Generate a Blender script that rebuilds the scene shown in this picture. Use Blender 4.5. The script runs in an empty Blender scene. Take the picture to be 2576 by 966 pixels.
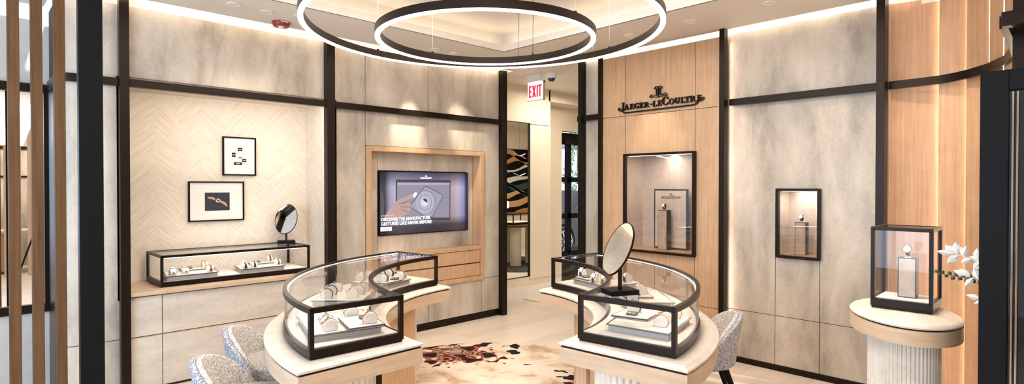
import bpy, bmesh, math, random
from mathutils import Vector, Matrix
random.seed(7)
PI = math.pi; R = math.radians
scn = bpy.context.scene
COL = scn.collection
# ------------------------------------------------------------------ camera, world, lights
F0 = Vector((0.6969, 0.7172, 0)); R0 = Vector((0.7172, -0.6969, 0))   # the salon's axis and its right hand
cam = bpy.data.cameras.new('camera'); camo = bpy.data.objects.new('camera', cam); COL.objects.link(camo)
cam.sensor_width = 36; cam.lens = 1444 * 36 / 2576; cam.clip_start = 0.02
camo.location = (0, 0, 1.55)
p = math.atan(15 / 1444)
fwd = F0 * math.cos(p) - Vector((0, 0, 1)) * math.sin(p)
camo.rotation_euler = fwd.to_track_quat('-Z', 'Y').to_euler()
scn.camera = camo
vs = scn.view_settings
vs.view_transform = 'Standard'; vs.look = 'None'; vs.gamma = 1; vs.use_curve_mapping = False
vs.exposure = 0.9
cy = scn.cycles
cy.max_bounces = 10; cy.diffuse_bounces = 4; cy.glossy_bounces = 5; cy.transmission_bounces = 6; cy.transparent_max_bounces = 40
cy.sample_clamp_indirect = 4; cy.caustics_reflective = False; cy.caustics_refractive = False
try: cy.use_denoising = True
except Exception: pass
world = bpy.data.worlds.new('world'); scn.world = world; world.use_nodes = True
bg = world.node_tree.nodes['Background']; bg.inputs[0].default_value = (0.86, 0.92, 1.0, 1); bg.inputs[1].default_value = 0.6

def lamp(name, kind, loc, energy, color=(1, .9, .78), target=None, **kw):
    d = bpy.data.lights.new(name, kind); d.energy = energy; d.color = color
    for k, v in kw.items(): setattr(d, k, v)
    o = bpy.data.objects.new(name, d); COL.objects.link(o); o.location = loc
    if target is not None:
        o.rotation_euler = (Vector(target) - Vector(loc)).to_track_quat('-Z', 'Y').to_euler()
    return o
lamp('shopfront_daylight', 'AREA', (-1.6, 2.4, 1.6), 75, (0.58, 0.76, 1.0), (1.5, 3.4, 1.0), shape='RECTANGLE', size=3.2, size_y=2.2)
lamp('street_daylight', 'AREA', (11, 6.6, 5.0), 500, (0.75, 0.86, 1.0), (11.0, 9.2, 0.8), shape='RECTANGLE', size=8, size_y=2)
lamp('ceiling_fill', 'AREA', (2.35, 2.5, 3.10), 48, (1, .90, .80), (2.35, 2.5, 0), shape='RECTANGLE', size=2.4, size_y=2.4)  # added fill lamp inside the tray, brightens the room without a fitting
lamp('entrance_light', 'AREA', (0.2, -0.6, 2.85), 28, (1, .92, .84), (2.2, 2.4, 0.9), shape='RECTANGLE', size=2.0, size_y=1.4)
lamp('corridor_light', 'AREA', (6.0, 4.9, 2.85), 13, (1, .90, .76), (6.0, 4.9, 0), shape='RECTANGLE', size=1.0, size_y=0.7)
lamp('lounge_light', 'AREA', (8.2, 3.0, 2.85), 60, (1, .90, .76), (8.2, 2.6, 0), shape='RECTANGLE', size=2.0, size_y=2.0)
lamp('rear_light', 'AREA', (0.8, -2.0, 2.85), 34, (1, .92, .80), (0.8, -2.2, 0), shape='RECTANGLE', size=1.8, size_y=1.2)

sun = lamp('sun', 'SUN', (8, -6, 9), 5.0, (.95, .97, 1.0), (6.5, 1.0, 2.0), angle=R(3))
# ------------------------------------------------------------------ materials
def nt_new(name):
    m = bpy.data.materials.new(name); m.use_nodes = True
    nt = m.node_tree; b = nt.nodes['Principled BSDF']
    return m, nt, b
def node(nt, t, **kw):
    n = nt.nodes.new(t)
    for k, v in kw.items():
        if k in n.inputs: n.inputs[k].default_value = v
        else: setattr(n, k, v)
    return n
def c4(c): return (c[0], c[1], c[2], 1)
def mat(name, col, rough=.5, metal=0., emit=0., ecol=None, bump=0., bscale=200., spec=None, coat=0.):
    m, nt, b = nt_new(name)
    b.inputs['Base Color'].default_value = c4(col); b.inputs['Roughness'].default_value = rough
    b.inputs['Metallic'].default_value = metal
    if spec is not None: b.inputs['Specular IOR Level'].default_value = spec
    if coat: b.inputs['Coat Weight'].default_value = coat
    if emit:
        b.inputs['Emission Color'].default_value = c4(ecol or col); b.inputs['Emission Strength'].default_value = emit
    tc = node(nt, 'ShaderNodeTexCoord')
    n = node(nt, 'ShaderNodeTexNoise', Scale=bscale, Detail=3.0)
    nt.links.new(tc.outputs['Object'], n.inputs['Vector'])
    if bump:
        bp = node(nt, 'ShaderNodeBump', Strength=bump, Distance=.002)
        nt.links.new(n.outputs['Fac'], bp.inputs['Height']); nt.links.new(bp.outputs['Normal'], b.inputs['Normal'])
    return m
def mottled(name, c1, c2, scale=(3, 3, 1.4), rough=.55, bump=.15, detail=8, fine=60., c3=None, lo=.32, hi=.68, spec=.5):
    m, nt, b = nt_new(name); L = nt.links
    tc = node(nt, 'ShaderNodeTexCoord'); mp = node(nt, 'ShaderNodeMapping', Scale=scale)
    L.new(tc.outputs['Object'], mp.inputs['Vector'])
    n = node(nt, 'ShaderNodeTexNoise', Scale=1.0, Detail=detail, Roughness=.62, Distortion=.3)
    L.new(mp.outputs['Vector'], n.inputs['Vector'])
    r = node(nt, 'ShaderNodeValToRGB'); r.color_ramp.elements[0].color = c4(c1); r.color_ramp.elements[1].color = c4(c2)
    r.color_ramp.elements[0].position = lo; r.color_ramp.elements[1].position = hi
    if c3: e = r.color_ramp.elements.new(.5 * (lo + hi)); e.color = c4(c3)
    L.new(n.outputs['Fac'], r.inputs['Fac'])
    f = node(nt, 'ShaderNodeTexNoise', Scale=fine, Detail=4.0); L.new(tc.outputs['Object'], f.inputs['Vector'])
    mx = node(nt, 'ShaderNodeMixRGB', blend_type='OVERLAY', Fac=.16)
    L.new(r.outputs['Color'], mx.inputs['Color1']); L.new(f.outputs['Fac'], mx.inputs['Color2'])
    L.new(mx.outputs['Color'], b.inputs['Base Color'])
    bp = node(nt, 'ShaderNodeBump', Strength=bump, Distance=.003)
    L.new(f.outputs['Fac'], bp.inputs['Height']); L.new(bp.outputs['Normal'], b.inputs['Normal'])
    b.inputs['Roughness'].default_value = rough; b.inputs['Specular IOR Level'].default_value = spec
    return m
def wood(name, c1, c2, grain=(70, 70, 2.0), rough=.45, spec=.5):
    return mottled(name, c1, c2, grain, rough, .06, 6, 9., lo=.3, hi=.7, spec=spec)
def chevron(name, c1, c2, w=.32):
    m, nt, b = nt_new(name); L = nt.links
    tc = node(nt, 'ShaderNodeTexCoord'); sp = node(nt, 'ShaderNodeSeparateXYZ'); L.new(tc.outputs['Object'], sp.inputs[0])
    def mth(op, a, bb=None):
        n = node(nt, 'ShaderNodeMath', operation=op)
        for i, v in enumerate((a, bb)):
            if v is None: continue
            if hasattr(v, 'is_output'): L.new(v, n.inputs[i])
            else: n.inputs[i].default_value = v
        return n.outputs[0]
    s = mth('ADD', sp.outputs['X'], sp.outputs['Y'])
    pp = mth('PINGPONG', s, w / 2)
    u = mth('MULTIPLY', mth('ADD', sp.outputs['Z'], mth('MULTIPLY', pp, .95)), 95.)
    v = mth('MULTIPLY', pp, 7.)
    k = mth('MULTIPLY', mth('FLOOR', mth('DIVIDE', s, w / 2)), 13.7)
    cb = node(nt, 'ShaderNodeCombineXYZ'); L.new(u, cb.inputs[0]); L.new(v, cb.inputs[1]); L.new(k, cb.inputs[2])
    n = node(nt, 'ShaderNodeTexNoise', Scale=1.0, Detail=5.0, Roughness=.6); L.new(cb.outputs[0], n.inputs['Vector'])
    r = node(nt, 'ShaderNodeValToRGB'); r.color_ramp.elements[0].color = c4(c1); r.color_ramp.elements[1].color = c4(c2)
    r.color_ramp.elements[0].position = .36; r.color_ramp.elements[1].position = .6
    L.new(n.outputs['Fac'], r.inputs['Fac']); L.new(r.outputs['Color'], b.inputs['Base Color'])
    bp = node(nt, 'ShaderNodeBump', Strength=.25, Distance=.002); L.new(n.outputs['Fac'], bp.inputs['Height']); L.new(bp.outputs['Normal'], b.inputs['Normal'])
    b.inputs['Roughness'].default_value = .6
    return m
def planks(name):
    m, nt, b = nt_new(name); L = nt.links
    tc = node(nt, 'ShaderNodeTexCoord')
    br = node(nt, 'ShaderNodeTexBrick', Scale=1.0)
    br.inputs['Brick Width'].default_value = 1.5; br.inputs['Row Height'].default_value = .16; br.inputs['Mortar Size'].default_value = .0012
    br.inputs['Color1'].default_value = (.62, .52, .42, 1); br.inputs['Color2'].default_value = (.70, .60, .50, 1); br.inputs['Mortar'].default_value = (.42, .34, .27, 1)
    L.new(tc.outputs['Object'], br.inputs['Vector'])
    mp = node(nt, 'ShaderNodeMapping', Scale=(3, 60, 1)); L.new(tc.outputs['Object'], mp.inputs['Vector'])
    n = node(nt, 'ShaderNodeTexNoise', Scale=1.0, Detail=6.0); L.new(mp.outputs[0], n.inputs['Vector'])
    mx = node(nt, 'ShaderNodeMixRGB', blend_type='OVERLAY', Fac=.25); L.new(br.outputs['Color'], mx.inputs[1]); L.new(n.outputs['Fac'], mx.inputs[2])
    L.new(mx.outputs[0], b.inputs['Base Color']); b.inputs['Roughness'].default_value = .38
    return m
def rugmat(name):
    m, nt, b = nt_new(name); L = nt.links
    tc = node(nt, 'ShaderNodeTexCoord'); O = tc.outputs['Object']
    def noise(sc, det=4., dist=0., rough=.5):
        n = node(nt, 'ShaderNodeTexNoise', Scale=sc, Detail=det, Distortion=dist, Roughness=rough); L.new(O, n.inputs['Vector']); return n.outputs['Fac']
    def ramp(f, stops, const=False):
        r = node(nt, 'ShaderNodeValToRGB'); el = r.color_ramp.elements
        el[0].position, el[0].color = stops[0][0], c4(stops[0][1]); el[1].position, el[1].color = stops[1][0], c4(stops[1][1])
        for q in stops[2:]: e = el.new(q[0]); e.color = c4(q[1])
        if const: r.color_ramp.interpolation = 'CONSTANT'
        L.new(f, r.inputs['Fac']); return r.outputs['Color']
    base = ramp(noise(3.2, 7., .4, .6), [(.42, (.70, .61, .51)), (.62, (.42, .30, .20)), (.52, (.64, .53, .42))])
    blot = ramp(noise(7., .5, .3), [(.30, (.012, .012, .014)), (.72, (.20, .17, .15)), (.38, (.10, .002, .003)), (.45, (.30, .21, .14)), (.50, (.14, .004, .005)), (.55, (.42, .22, .14)), (.60, (.03, .032, .036)), (.64, (.33, .26, .19))], True)
    # where the blots gather: two zones of the rug
    def zone(px, py, rx, ry):
        mp = node(nt, 'ShaderNodeMapping', Location=(-px / rx, -py / ry, 0), Scale=(1 / rx, 1 / ry, 0)); L.new(O, mp.inputs['Vector'])
        ln = node(nt, 'ShaderNodeVectorMath', operation='LENGTH'); L.new(mp.outputs[0], ln.inputs[0]); return ln.outputs['Value']
    mn = node(nt, 'ShaderNodeMath', operation='MINIMUM'); L.new(zone(-.35, .85, .62, .42), mn.inputs[0]); L.new(zone(.85, -.1, .32, .5), mn.inputs[1])
    ad = node(nt, 'ShaderNodeMath', operation='MULTIPLY_ADD'); L.new(noise(7., 2., .3), ad.inputs[0]); ad.inputs[1].default_value = 3.2; L.new(mn.outputs[0], ad.inputs[2])
    lt = node(nt, 'ShaderNodeMath', operation='LESS_THAN'); L.new(ad.outputs[0], lt.inputs[0]); lt.inputs[1].default_value = 2.28
    mx = node(nt, 'ShaderNodeMixRGB'); L.new(lt.outputs[0], mx.inputs['Fac']); L.new(base, mx.inputs['Color1']); L.new(blot, mx.inputs['Color2'])
    L.new(mx.outputs[0], b.inputs['Base Color']); b.inputs['Roughness'].default_value = .95; b.inputs['Specular IOR Level'].default_value = .1
    bp = node(nt, 'ShaderNodeBump', Strength=.5, Distance=.004); L.new(noise(160., 2.), bp.inputs['Height']); L.new(bp.outputs['Normal'], b.inputs['Normal'])
    return m
def glassmat(name, tint=(1, 1, 1), ior=1.45, rough=0.):
    m = bpy.data.materials.new(name); m.use_nodes = True; nt = m.node_tree; nt.nodes.clear(); L = nt.links
    out = node(nt, 'ShaderNodeOutputMaterial'); mx = node(nt, 'ShaderNodeMixShader')
    tr = node(nt, 'ShaderNodeBsdfTransparent'); tr.inputs[0].default_value = c4(tint)
    gl = node(nt, 'ShaderNodeBsdfGlossy'); gl.inputs['Roughness'].default_value = rough
    lw = node(nt, 'ShaderNodeLayerWeight'); pw = node(nt, 'ShaderNodeMath', operation='POWER'); L.new(lw.outputs['Facing'], pw.inputs[0]); pw.inputs[1].default_value = 4.5
    ma = node(nt, 'ShaderNodeMath', operation='MULTIPLY_ADD'); L.new(pw.outputs[0], ma.inputs[0]); ma.inputs[1].default_value = .6; ma.inputs[2].default_value = ((ior - 1) / (ior + 1)) ** 2 * (.5 if name == 'clear_glass' else 1)
    L.new(ma.outputs[0], mx.inputs[0]); L.new(tr.outputs[0], mx.inputs[1]); L.new(gl.outputs[0], mx.inputs[2]); L.new(mx.outputs[0], out.inputs[0])
    return m
def boucle(name, c1, c2):
    m, nt, b = nt_new(name); L = nt.links
    tc = node(nt, 'ShaderNodeTexCoord')
    v = node(nt, 'ShaderNodeTexVoronoi', Scale=140.0); L.new(tc.outputs['Object'], v.inputs['Vector'])
    n = node(nt, 'ShaderNodeTexNoise', Scale=110.0, Detail=3.0); L.new(tc.outputs['Object'], n.inputs['Vector'])
    r = node(nt, 'ShaderNodeValToRGB'); r.color_ramp.elements[0].position = .38; r.color_ramp.elements[1].position = .62
    r.color_ramp.elements[0].color = c4(c1); r.color_ramp.elements[1].color = c4(c2)
    L.new(n.outputs['Fac'], r.inputs['Fac']); L.new(r.outputs[0], b.inputs['Base Color'])
    bp = node(nt, 'ShaderNodeBump', Strength=.8, Distance=.004); L.new(v.outputs['Distance'], bp.inputs['Height']); L.new(bp.outputs[0], b.inputs['Normal'])
    b.inputs['Roughness'].default_value = .95; b.inputs['Specular IOR Level'].default_value = .15
    return m

PLASTER = mottled('taupe_wallcovering', (.29, .25, .20), (.67, .595, .49), (3.4, 3.4, 1.2), .42, .12, 10, 45., c3=(.505, .44, .36), lo=.30, hi=.70)
CREAM = mottled('cream_paint', (.76, .66, .52), (.80, .70, .56), (2, 2, 2), .7, .05)
CEIL = mottled('ceiling_paint', (.78, .72, .64), (.81, .75, .67), (2, 2, 2), .75, .03)
STONE = mottled('veined_stone', (.50, .43, .35), (.66, .59, .50), (2.2, 2.2, 9), .32, .03, 9, 30.)
OAK = wood('honey_oak', (.47, .285, .155), (.60, .395, .235))
OAKP = wood('pale_oak', (.50, .35, .225), (.63, .47, .33), (4, 4, 60))
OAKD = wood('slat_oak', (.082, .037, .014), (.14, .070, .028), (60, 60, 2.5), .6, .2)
BRONZE = mat('dark_bronze', (.020, .013, .009), .34, .6, spec=.25)
BLACK = mat('black_lacquer', (.005, .005, .006), .5, spec=.12)
DARKGAP = mat('dark_joint', (.03, .02, .015), .8)
CHEV = chevron('limed_chevron_veneer', (.66, .56, .45), (.80, .72, .61), .38)
FLOOR = planks('limed_oak_planks')
TILE = mottled('limestone_floor', (.74, .65, .52), (.80, .71, .58), (2, 2, 2), .4, .03)
MARBLE = mottled('whitewashed_top', (.58, .50, .42), (.72, .64, .55), (5, 30, 5), .4, .02)
FLUTE = mottled('fluted_stone', (.66, .60, .52), (.84, .79, .70), (8, 8, 8), .5, .1)
SUEDE = mottled('cream_suede', (.58, .51, .44), (.68, .61, .53), (9, 9, 9), .8, .1)
CHAMP = mottled('champagne_panel', (.46, .37, .28), (.60, .50, .40), (12, 12, 12), .5)
CUSH = mat('cream_leather', (.66, .60, .52), .55)
EDGE = mat('dark_tray_edge', (.04, .045, .055), .35)
TRAYSIDE = mat('grey_tray_side', (.34, .31, .29), .6)
GLASS = glassmat('clear_glass')
GLASSV = glassmat('vitrine_glass', (.93, .90, .88), 1.5)
DGLASS = glassmat('dark_glass', (.10, .09, .09), 1.6, .02)
MIRROR = mat('mirror_silver', (.93, .94, .95), .0, 1.)
CHROME = mat('polished_steel', (.75, .74, .73), .12, 1.)
GOLD = mat('rose_gold', (.78, .45, .27), .18, 1.)
LED = mat('led_strip', (1, .93, .82), .5, 0, 17., (1, .87, .72))
RINGLED = mat('ring_diffuser', (1, 1, 1), .5, 0, 5.0, (1, .97, .93))
CASELED = mat('case_led', (1, 1, 1), .5, 0, 1.8, (1, .98, .95))
DOWNLED = mat('downlight_lens', (1, 1, 1), .5, 0, 3.0, (1, .93, .82))
WHITE = mat('white_enamel', (.82, .78, .72), .45)
RED = mat('red_enamel', (.30, .02, .02), .35)
BOUC = boucle('light_boucle', (.40, .36, .33), (.80, .76, .72))
BOUCB = boucle('blue_grey_boucle', (.19, .20, .245), (.60, .615, .66))
DIAL = mat('silver_dial', (.85, .84, .80), .3)
DIALK = mat('black_dial', (.02, .02, .025), .25)
STRAPS = {'brown': mat('brown_leather', (.09, .035, .018), .5), 'black': mat('black_leather', (.012, .012, .014), .5),
          'steel': mat('steel_bracelet', (.62, .62, .64), .25, 1.), 'navy': mat('blue_leather', (.03, .05, .09), .5),
          'tan': mat('tan_leather', (.45, .22, .12), .5)}

# ------------------------------------------------------------------ mesh helpers
def box(bm, x0, x1, y0, y1, z0, z1):
    if x0 > x1: x0, x1 = x1, x0
    if y0 > y1: y0, y1 = y1, y0
    v = [bm.verts.new(q) for q in ((x0, y0, z0), (x1, y0, z0), (x1, y1, z0), (x0, y1, z0), (x0, y0, z1), (x1, y0, z1), (x1, y1, z1), (x0, y1, z1))]
    for f in ((3, 2, 1, 0), (4, 5, 6, 7), (0, 1, 5, 4), (1, 2, 6, 5), (2, 3, 7, 6), (3, 0, 4, 7)):
        bm.faces.new([v[i] for i in f])
    return v
def loft(bm, rings, cap=True, closed=True):
    vv = [[bm.verts.new(q) for q in r] for r in rings]
    n = len(vv[0])
    for a, b in zip(vv, vv[1:]):
        for i in range(n if closed else n - 1):
            j = (i + 1) % n
            bm.faces.new((a[i], a[j], b[j], b[i]))
    if cap:
        bm.faces.new(list(reversed(vv[0]))); bm.faces.new(vv[-1])
    return vv
def prism(bm, poly, z0, z1, top_inset=None):
    loft(bm, [[(x, y, z0) for x, y in poly], [(x, y, z1) for x, y in poly]])
def cyl(bm, c, r, z0, z1, n=24, r2=None):
    r2 = r if r2 is None else r2
    loft(bm, [[(c[0] + r * math.cos(2 * PI * i / n), c[1] + r * math.sin(2 * PI * i / n), z0) for i in range(n)],
              [(c[0] + r2 * math.cos(2 * PI * i / n), c[1] + r2 * math.sin(2 * PI * i / n), z1) for i in range(n)]])
def lathe(bm, prof, n=28, c=(0, 0)):
    rings = [[(c[0] + r * math.cos(2 * PI * i / n), c[1] + r * math.sin(2 * PI * i / n), z) for i in range(n)] for r, z in prof]
    loft(bm, rings)
def tube(bm, pts, r, n=8, taper=None):
    pts = [Vector(q) for q in pts]; rings = []
    up = Vector((0, 0, 1))
    for i, q in enumerate(pts):
        d = (pts[min(i + 1, len(pts) - 1)] - pts[max(i - 1, 0)]).normalized()
        a = d.cross(up)
        if a.length < 1e-3: a = d.cross(Vector((1, 0, 0)))
        a.normalize(); b = d.cross(a)
        rr = r if taper is None else taper[i]
        rings.append([q + (a * math.cos(2 * PI * k / n) + b * math.sin(2 * PI * k / n)) * rr for k in range(n)])
    loft(bm, rings)
def wallpoly(bm, pts, axis, v0, v1):
    """polygon drawn on a wall plane: pts (u,z); axis 'X' -> plane x=const with u=y; axis 'Y' -> plane y=const with u=x"""
    f = (lambda u, z, v: (v, u, z)) if axis == 'X' else (lambda u, z, v: (u, v, z))
    loft(bm, [[f(u, z, v0) for u, z in pts], [f(u, z, v1) for u, z in pts]])
def arc(c, r, a0, a1, n):
    return [(c[0] + r * math.cos(R(a0 + (a1 - a0) * i / n)), c[1] + r * math.sin(R(a0 + (a1 - a0) * i / n))) for i in range(n + 1)]
def band(c, r0, r1, a0, a1, n=32): return arc(c, r1, a0, a1, n) + list(reversed(arc(c, r0, a0, a1, n)))
def setp(o, label=None, cat=None, group=None, kind=None):
    if label: o['label'] = label
    if cat: o['category'] = cat
    if group: o['group'] = group
    if kind: o['kind'] = kind
    return o
def obj(name, bm, m, parent=None, world=False, smooth=False, bevel=0., seg=2, label=None):
    bmesh.ops.recalc_face_normals(bm, faces=bm.faces[:])
    if world and parent is not None: bm.transform(parent.matrix_basis.inverted())
    me = bpy.data.meshes.new(name); bm.to_mesh(me); bm.free()
    for mm in (m if isinstance(m, (list, tuple)) else [m]): me.materials.append(mm)
    o = bpy.data.objects.new(name, me); COL.objects.link(o)
    if parent is not None: o.parent = parent
    if smooth:
        for q in me.polygons: q.use_smooth = True
        try:
            me.set_sharp_from_angle(angle=R(38))
        except Exception: pass
    if bevel:
        md = o.modifiers.new('bevel', 'BEVEL'); md.width = bevel; md.segments = seg; md.limit_method = 'ANGLE'; md.angle_limit = R(40)
    if label: o['label'] = label
    return o
def B(): return bmesh.new()
def bbox_obj(name, b6, m, parent=None, **kw):
    bm = B(); box(bm, *b6); return obj(name, bm, m, parent, **kw)
def thing(name, label, cat, loc=(0, 0, 0), rz=0., group=None):
    o = bpy.data.objects.new(name, None); COL.objects.link(o); o.empty_display_size = .05
    o.matrix_basis = Matrix.Translation(loc) @ Matrix.Rotation(rz, 4, 'Z')
    return setp(o, label, cat, group)
def struct(name, bm, m, parent=None, **kw): return setp(obj(name, bm, m, parent, **kw), kind='structure')
def dup(root, loc, rz, label=None, group=None):
    r = root.copy(); COL.objects.link(r); r.matrix_basis = Matrix.Translation(loc) @ Matrix.Rotation(rz, 4, 'Z')
    if label: r['label'] = label
    if group: r['group'] = group
    for ch in list(root.children):
        c = ch.copy(); COL.objects.link(c); c.parent = r
        for g in list(ch.children):
            d = g.copy(); COL.objects.link(d); d.parent = c
    return r
def W(r, f, z=0.): q = F0 * f + R0 * r; return Vector((q.x, q.y, z))
AX = math.atan2(R0.y, R0.x)                       # rotation that turns local x into the salon's right hand

# ================================================================== STRUCTURE
YA, XB, ZC, ZT = 5.06, 4.95, 2.92, 2.89
bm = B(); box(bm, -3, 5.57, -3.3, 8.0, -.12, 0); struct('floor', bm, FLOOR)
bm = B(); box(bm, 5.60, 12, -3.3, 5.95, -.12, 0); struct('floor', bm, TILE)
bm = B(); box(bm, 5.57, 5.60, 2.5, 5.52, -.1, .004); struct('trim_1', bm, mat('brass_threshold', (.55, .38, .2), .3, 1.))
# ceiling: slab with tray hole and a slot along both walls
bm = B()
TX0, TX1, TY0, TY1 = .30, 4.03, .30, 4.27
for q in ((-3, TX0, -3.3, 4.92), (TX1, 4.86, -3.3, 4.92), (TX0, TX1, -3.3, TY0), (TX0, TX1, TY1, 4.92), (4.86, 5.20, 3.99, 5.56), (5.20, 12, -3.3, 5.95), (4.80, 4.86, 4.92, 5.56), (-3, .50, 4.92, 5.64)):
    box(bm, q[0], q[1], q[2], q[3], ZC, ZC + .02)
for q in ((TX0 - .01, TX0 + .01, TY0, TY1), (TX1 - .01, TX1 + .01, TY0, TY1), (TX0, TX1, TY0 - .01, TY0 + .01), (TX0, TX1, TY1 - .01, TY1 + .01)):
    box(bm, q[0], q[1], q[2], q[3], ZC, ZC + .062)
ZK = ZC + .015
box(bm, TX0 - .17, TX0 - .15, TY0 - .17, TY1 + .17, ZK, 3.14); box(bm, TX1 + .15, TX1 + .17, TY0 - .17, TY1 + .17, ZK, 3.14)
box(bm, TX0 - .15, TX1 + .15, TY0 - .17, TY0 - .15, ZK, 3.14); box(bm, TX0 - .15, TX1 + .15, TY1 + .15, TY1 + .17, ZK, 3.14)
box(bm, TX0 - .2, TX1 + .2, TY0 - .2, TY1 + .2, 3.14, 3.18)
# slot lids and back walls
box(bm, .45, 4.80, 4.76, 5.14, 3.04, 3.06); box(bm, .45, 4.80, 5.10, 5.14, 2.86, 3.04)
box(bm, 4.70, 5.04, -.5, 3.99, 3.04, 3.06); box(bm, 5.00, 5.04, -.5, 3.99, 2.86, 3.04)
box(bm, .45, 4.80, 4.76, 4.78, ZK, 3.04); box(bm, 4.70, 4.72, -.5, 3.99, ZK, 3.04)
struct('ceiling', bm, CEIL)
LEDT = mat('tray_led_strip', (1, .93, .82), .5, 0, 2.6, (1, .86, .68))
def led(name, b6, label): return setp(bbox_obj(name, b6, LEDT if name.startswith('cove') else LED), label, 'light strip', None)
led('cove_light_strip', (TX0, TX1, TY1 + .06, TY1 + .08, 2.945, 2.962), 'warm light strip hidden in the ceiling tray cove on the side of the television wall')
led('cove_light_strip', (TX1 + .06, TX1 + .08, TY0, TY1, 2.945, 2.962), 'warm light strip hidden in the ceiling tray cove on the side of the oak logo wall')
led('slot_light_strip', (.50, 4.78, 4.905, 4.917, 2.941, 2.951), 'warm light strip in the ceiling slot above the wall with the niche and television')
led('slot_light_strip', (4.845, 4.857, .95, 3.97, 2.941, 2.951), 'warm light strip in the ceiling slot above the wall with the oak logo panel')

def panels(bm, rects, axis, face, th=.03, gap=.0025, s=1):
    for (u0, u1, z0, z1) in rects:
        g = gap
        if axis == 'Y': box(bm, u0 + g, u1 - g, face, face + th, z0 + g, z1 - g)
        else: box(bm, face, face + th, u0 + g, u1 - g, z0 + g, z1 - g)
# wall_left (niche and television wall)
bm = B()
rA = [(.64, .90, .02, .412), (.64, .90, .412, 2.31), (.64, .90, 2.31, ZT), (.90, 2.53, 2.36, ZT)]
cols = [2.53, 2.905, 3.666, 4.42, 4.77]
for a, b2 in zip(cols, cols[1:]):
    rA += [(a, b2, .075, .465), (a, b2, 2.30, ZT)]
rA += [(2.53, 2.905, .465, 2.30), (4.44, 4.77, .465, 2.30), (2.905, 3.666, 1.95, 2.30), (3.666, 4.44, 1.95, 2.30)]
panels(bm, rA, 'Y', YA)
# rounded left end of the wall
for z0, z1 in ((.02, .4095), (.4145, 2.31), (2.312, ZT)):
    prism(bm, [(.642, YA), (.642, YA + .2)] + [(.642 - .12 * math.sin(R(a)), YA + .12 - .12 * math.cos(R(a))) for a in range(90, -1, -9)] , z0, z1)
# recess of the television panel
panels(bm, [(2.965, 3.118, .84, 1.90), (3.118, 4.306, 1.710, 1.90), (3.118, 3.68, .84, 1.036), (3.68, 4.306, .84, 1.036), (4.306, 4.39, .84, 1.90)], 'Y', YA + .13, .02, .0015)
struct('wall_left', bm, PLASTER, bevel=.002, seg=1)
bm = B()
box(bm, .53, .90, YA + .03, YA + .60, 0, 2.885); box(bm, .90, 2.53, YA + .02, YA + .60, 2.40, 2.885)
box(bm, 2.605, 4.77, YA + .155, YA + .50, 0, 2.885); box(bm, 2.605, 2.93, YA + .03, YA + .2, 0, ZT); box(bm, 4.43, 4.77, YA + .03, YA + .2, 0, ZT)
box(bm, 2.9, 4.5, YA + .03, YA + .2, 1.95, ZT); box(bm, 2.9, 4.5, YA + .03, YA + .2, 0, .46)
struct('wall_left_core', bm, DARKGAP)
bm = B(); box(bm, 4.771, 4.785, YA + .0, 5.56, 0, ZT + .03); struct('wall_left_return', bm, PLASTER)
bm = B(); box(bm, 2.53, 4.77, YA - .004, YA + .03, 0, .073); struct('baseboard_left', bm, BRONZE)
# niche lining
bm = B(); box(bm, .90, 2.62, 5.62, 5.66, .70, 2.40)
struct('niche_back', bm, CHEV)
bm = B(); box(bm, 2.56, 2.60, YA, 5.62, .70, 2.36); box(bm, .86, .90, YA, 5.62, .70, 2.36); box(bm, .90, 2.56, YA + .031, 5.62, 2.335, 2.375)
struct('niche_lining', bm, CHEV)

led('niche_light_strip', (1.0, 2.50, YA + .036, YA + .039, 2.326, 2.33), 'warm light strip under the head of the pale chevron niche')
lamp('niche_light', 'AREA', (1.72, 5.14, 2.32), 2.7, (1, .90, .80), (1.72, 5.50, 1.2), shape='RECTANGLE', size=1.5, size_y=.06)
lamp('niche_jamb_light', 'AREA', (2.545, 5.12, 1.5), 1.2, (1, .88, .76), (1.6, 5.6, 1.4), shape='RECTANGLE', size=.04, size_y=1.3)
# stone counter front + oak ledge
bm = B()
panels(bm, [(.93, 1.141, .02, .408), (1.141, 2.53, .02, .408), (.93, 1.141, .416, .717), (1.141, 2.53, .416, .717)], 'Y', 5.03, .03)
ctr = thing('wall_counter', 'pale veined stone counter with an oak ledge built into the chevron niche', 'counter', (1.73, 5.3, 0))
obj('front_panel', bm, STONE, ctr, world=True, bevel=.0015, seg=1)
bbox_obj('core', (.92, 2.54, 5.06, 5.62, 0, .722), DARKGAP, ctr, world=True)
bbox_obj('reveal_strip', (.93, 2.53, 5.035, 5.06, .405, .4125), OAK, ctr, world=True, label='thin oak strip in the stone joint')
bbox_obj('ledge', (.90, 2.56, 5.0, 5.62, .725, .755), OAKP, ctr, world=True, bevel=.002, label='pale oak ledge')
# alcove wall on the far left and its wall mirror
bm = B(); box(bm, -2.5, .56, 5.75, 5.85, 2.34, ZC); box(bm, -2.5, .56, 5.75, 5.85, 0, .60); box(bm, -2.5, .56, 5.78, 5.85, .60, 2.34)
struct('wall_far_left', bm, mottled('pale_wallcovering', (.60, .56, .51), (.70, .66, .61), (3, 3, 3)))
am = thing('alcove_mirror', 'large framed wall mirror seen between the oak slats at far left', 'mirror', (-.5, 5.75, 1.4))
bbox_obj('mirror_glass', (-2.3, .52, 5.735, 5.75, .64, 2.27), MIRROR, am, world=True)
bm = B(); box(bm, -2.35, .53, 5.71, 5.76, 2.27, 2.33); box(bm, -2.35, .53, 5.71, 5.76, .575, .64); box(bm, .50, .53, 5.71, 5.76, .64, 2.27)
obj('frame', bm, BRONZE, am, world=True)
bbox_obj('trim_corner', (.525, .545, 5.16, 5.72, 0, 2.30), BRONZE)['kind'] = 'structure'
bpy.data.objects['trim_corner'].name = 'trim_2'

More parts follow.
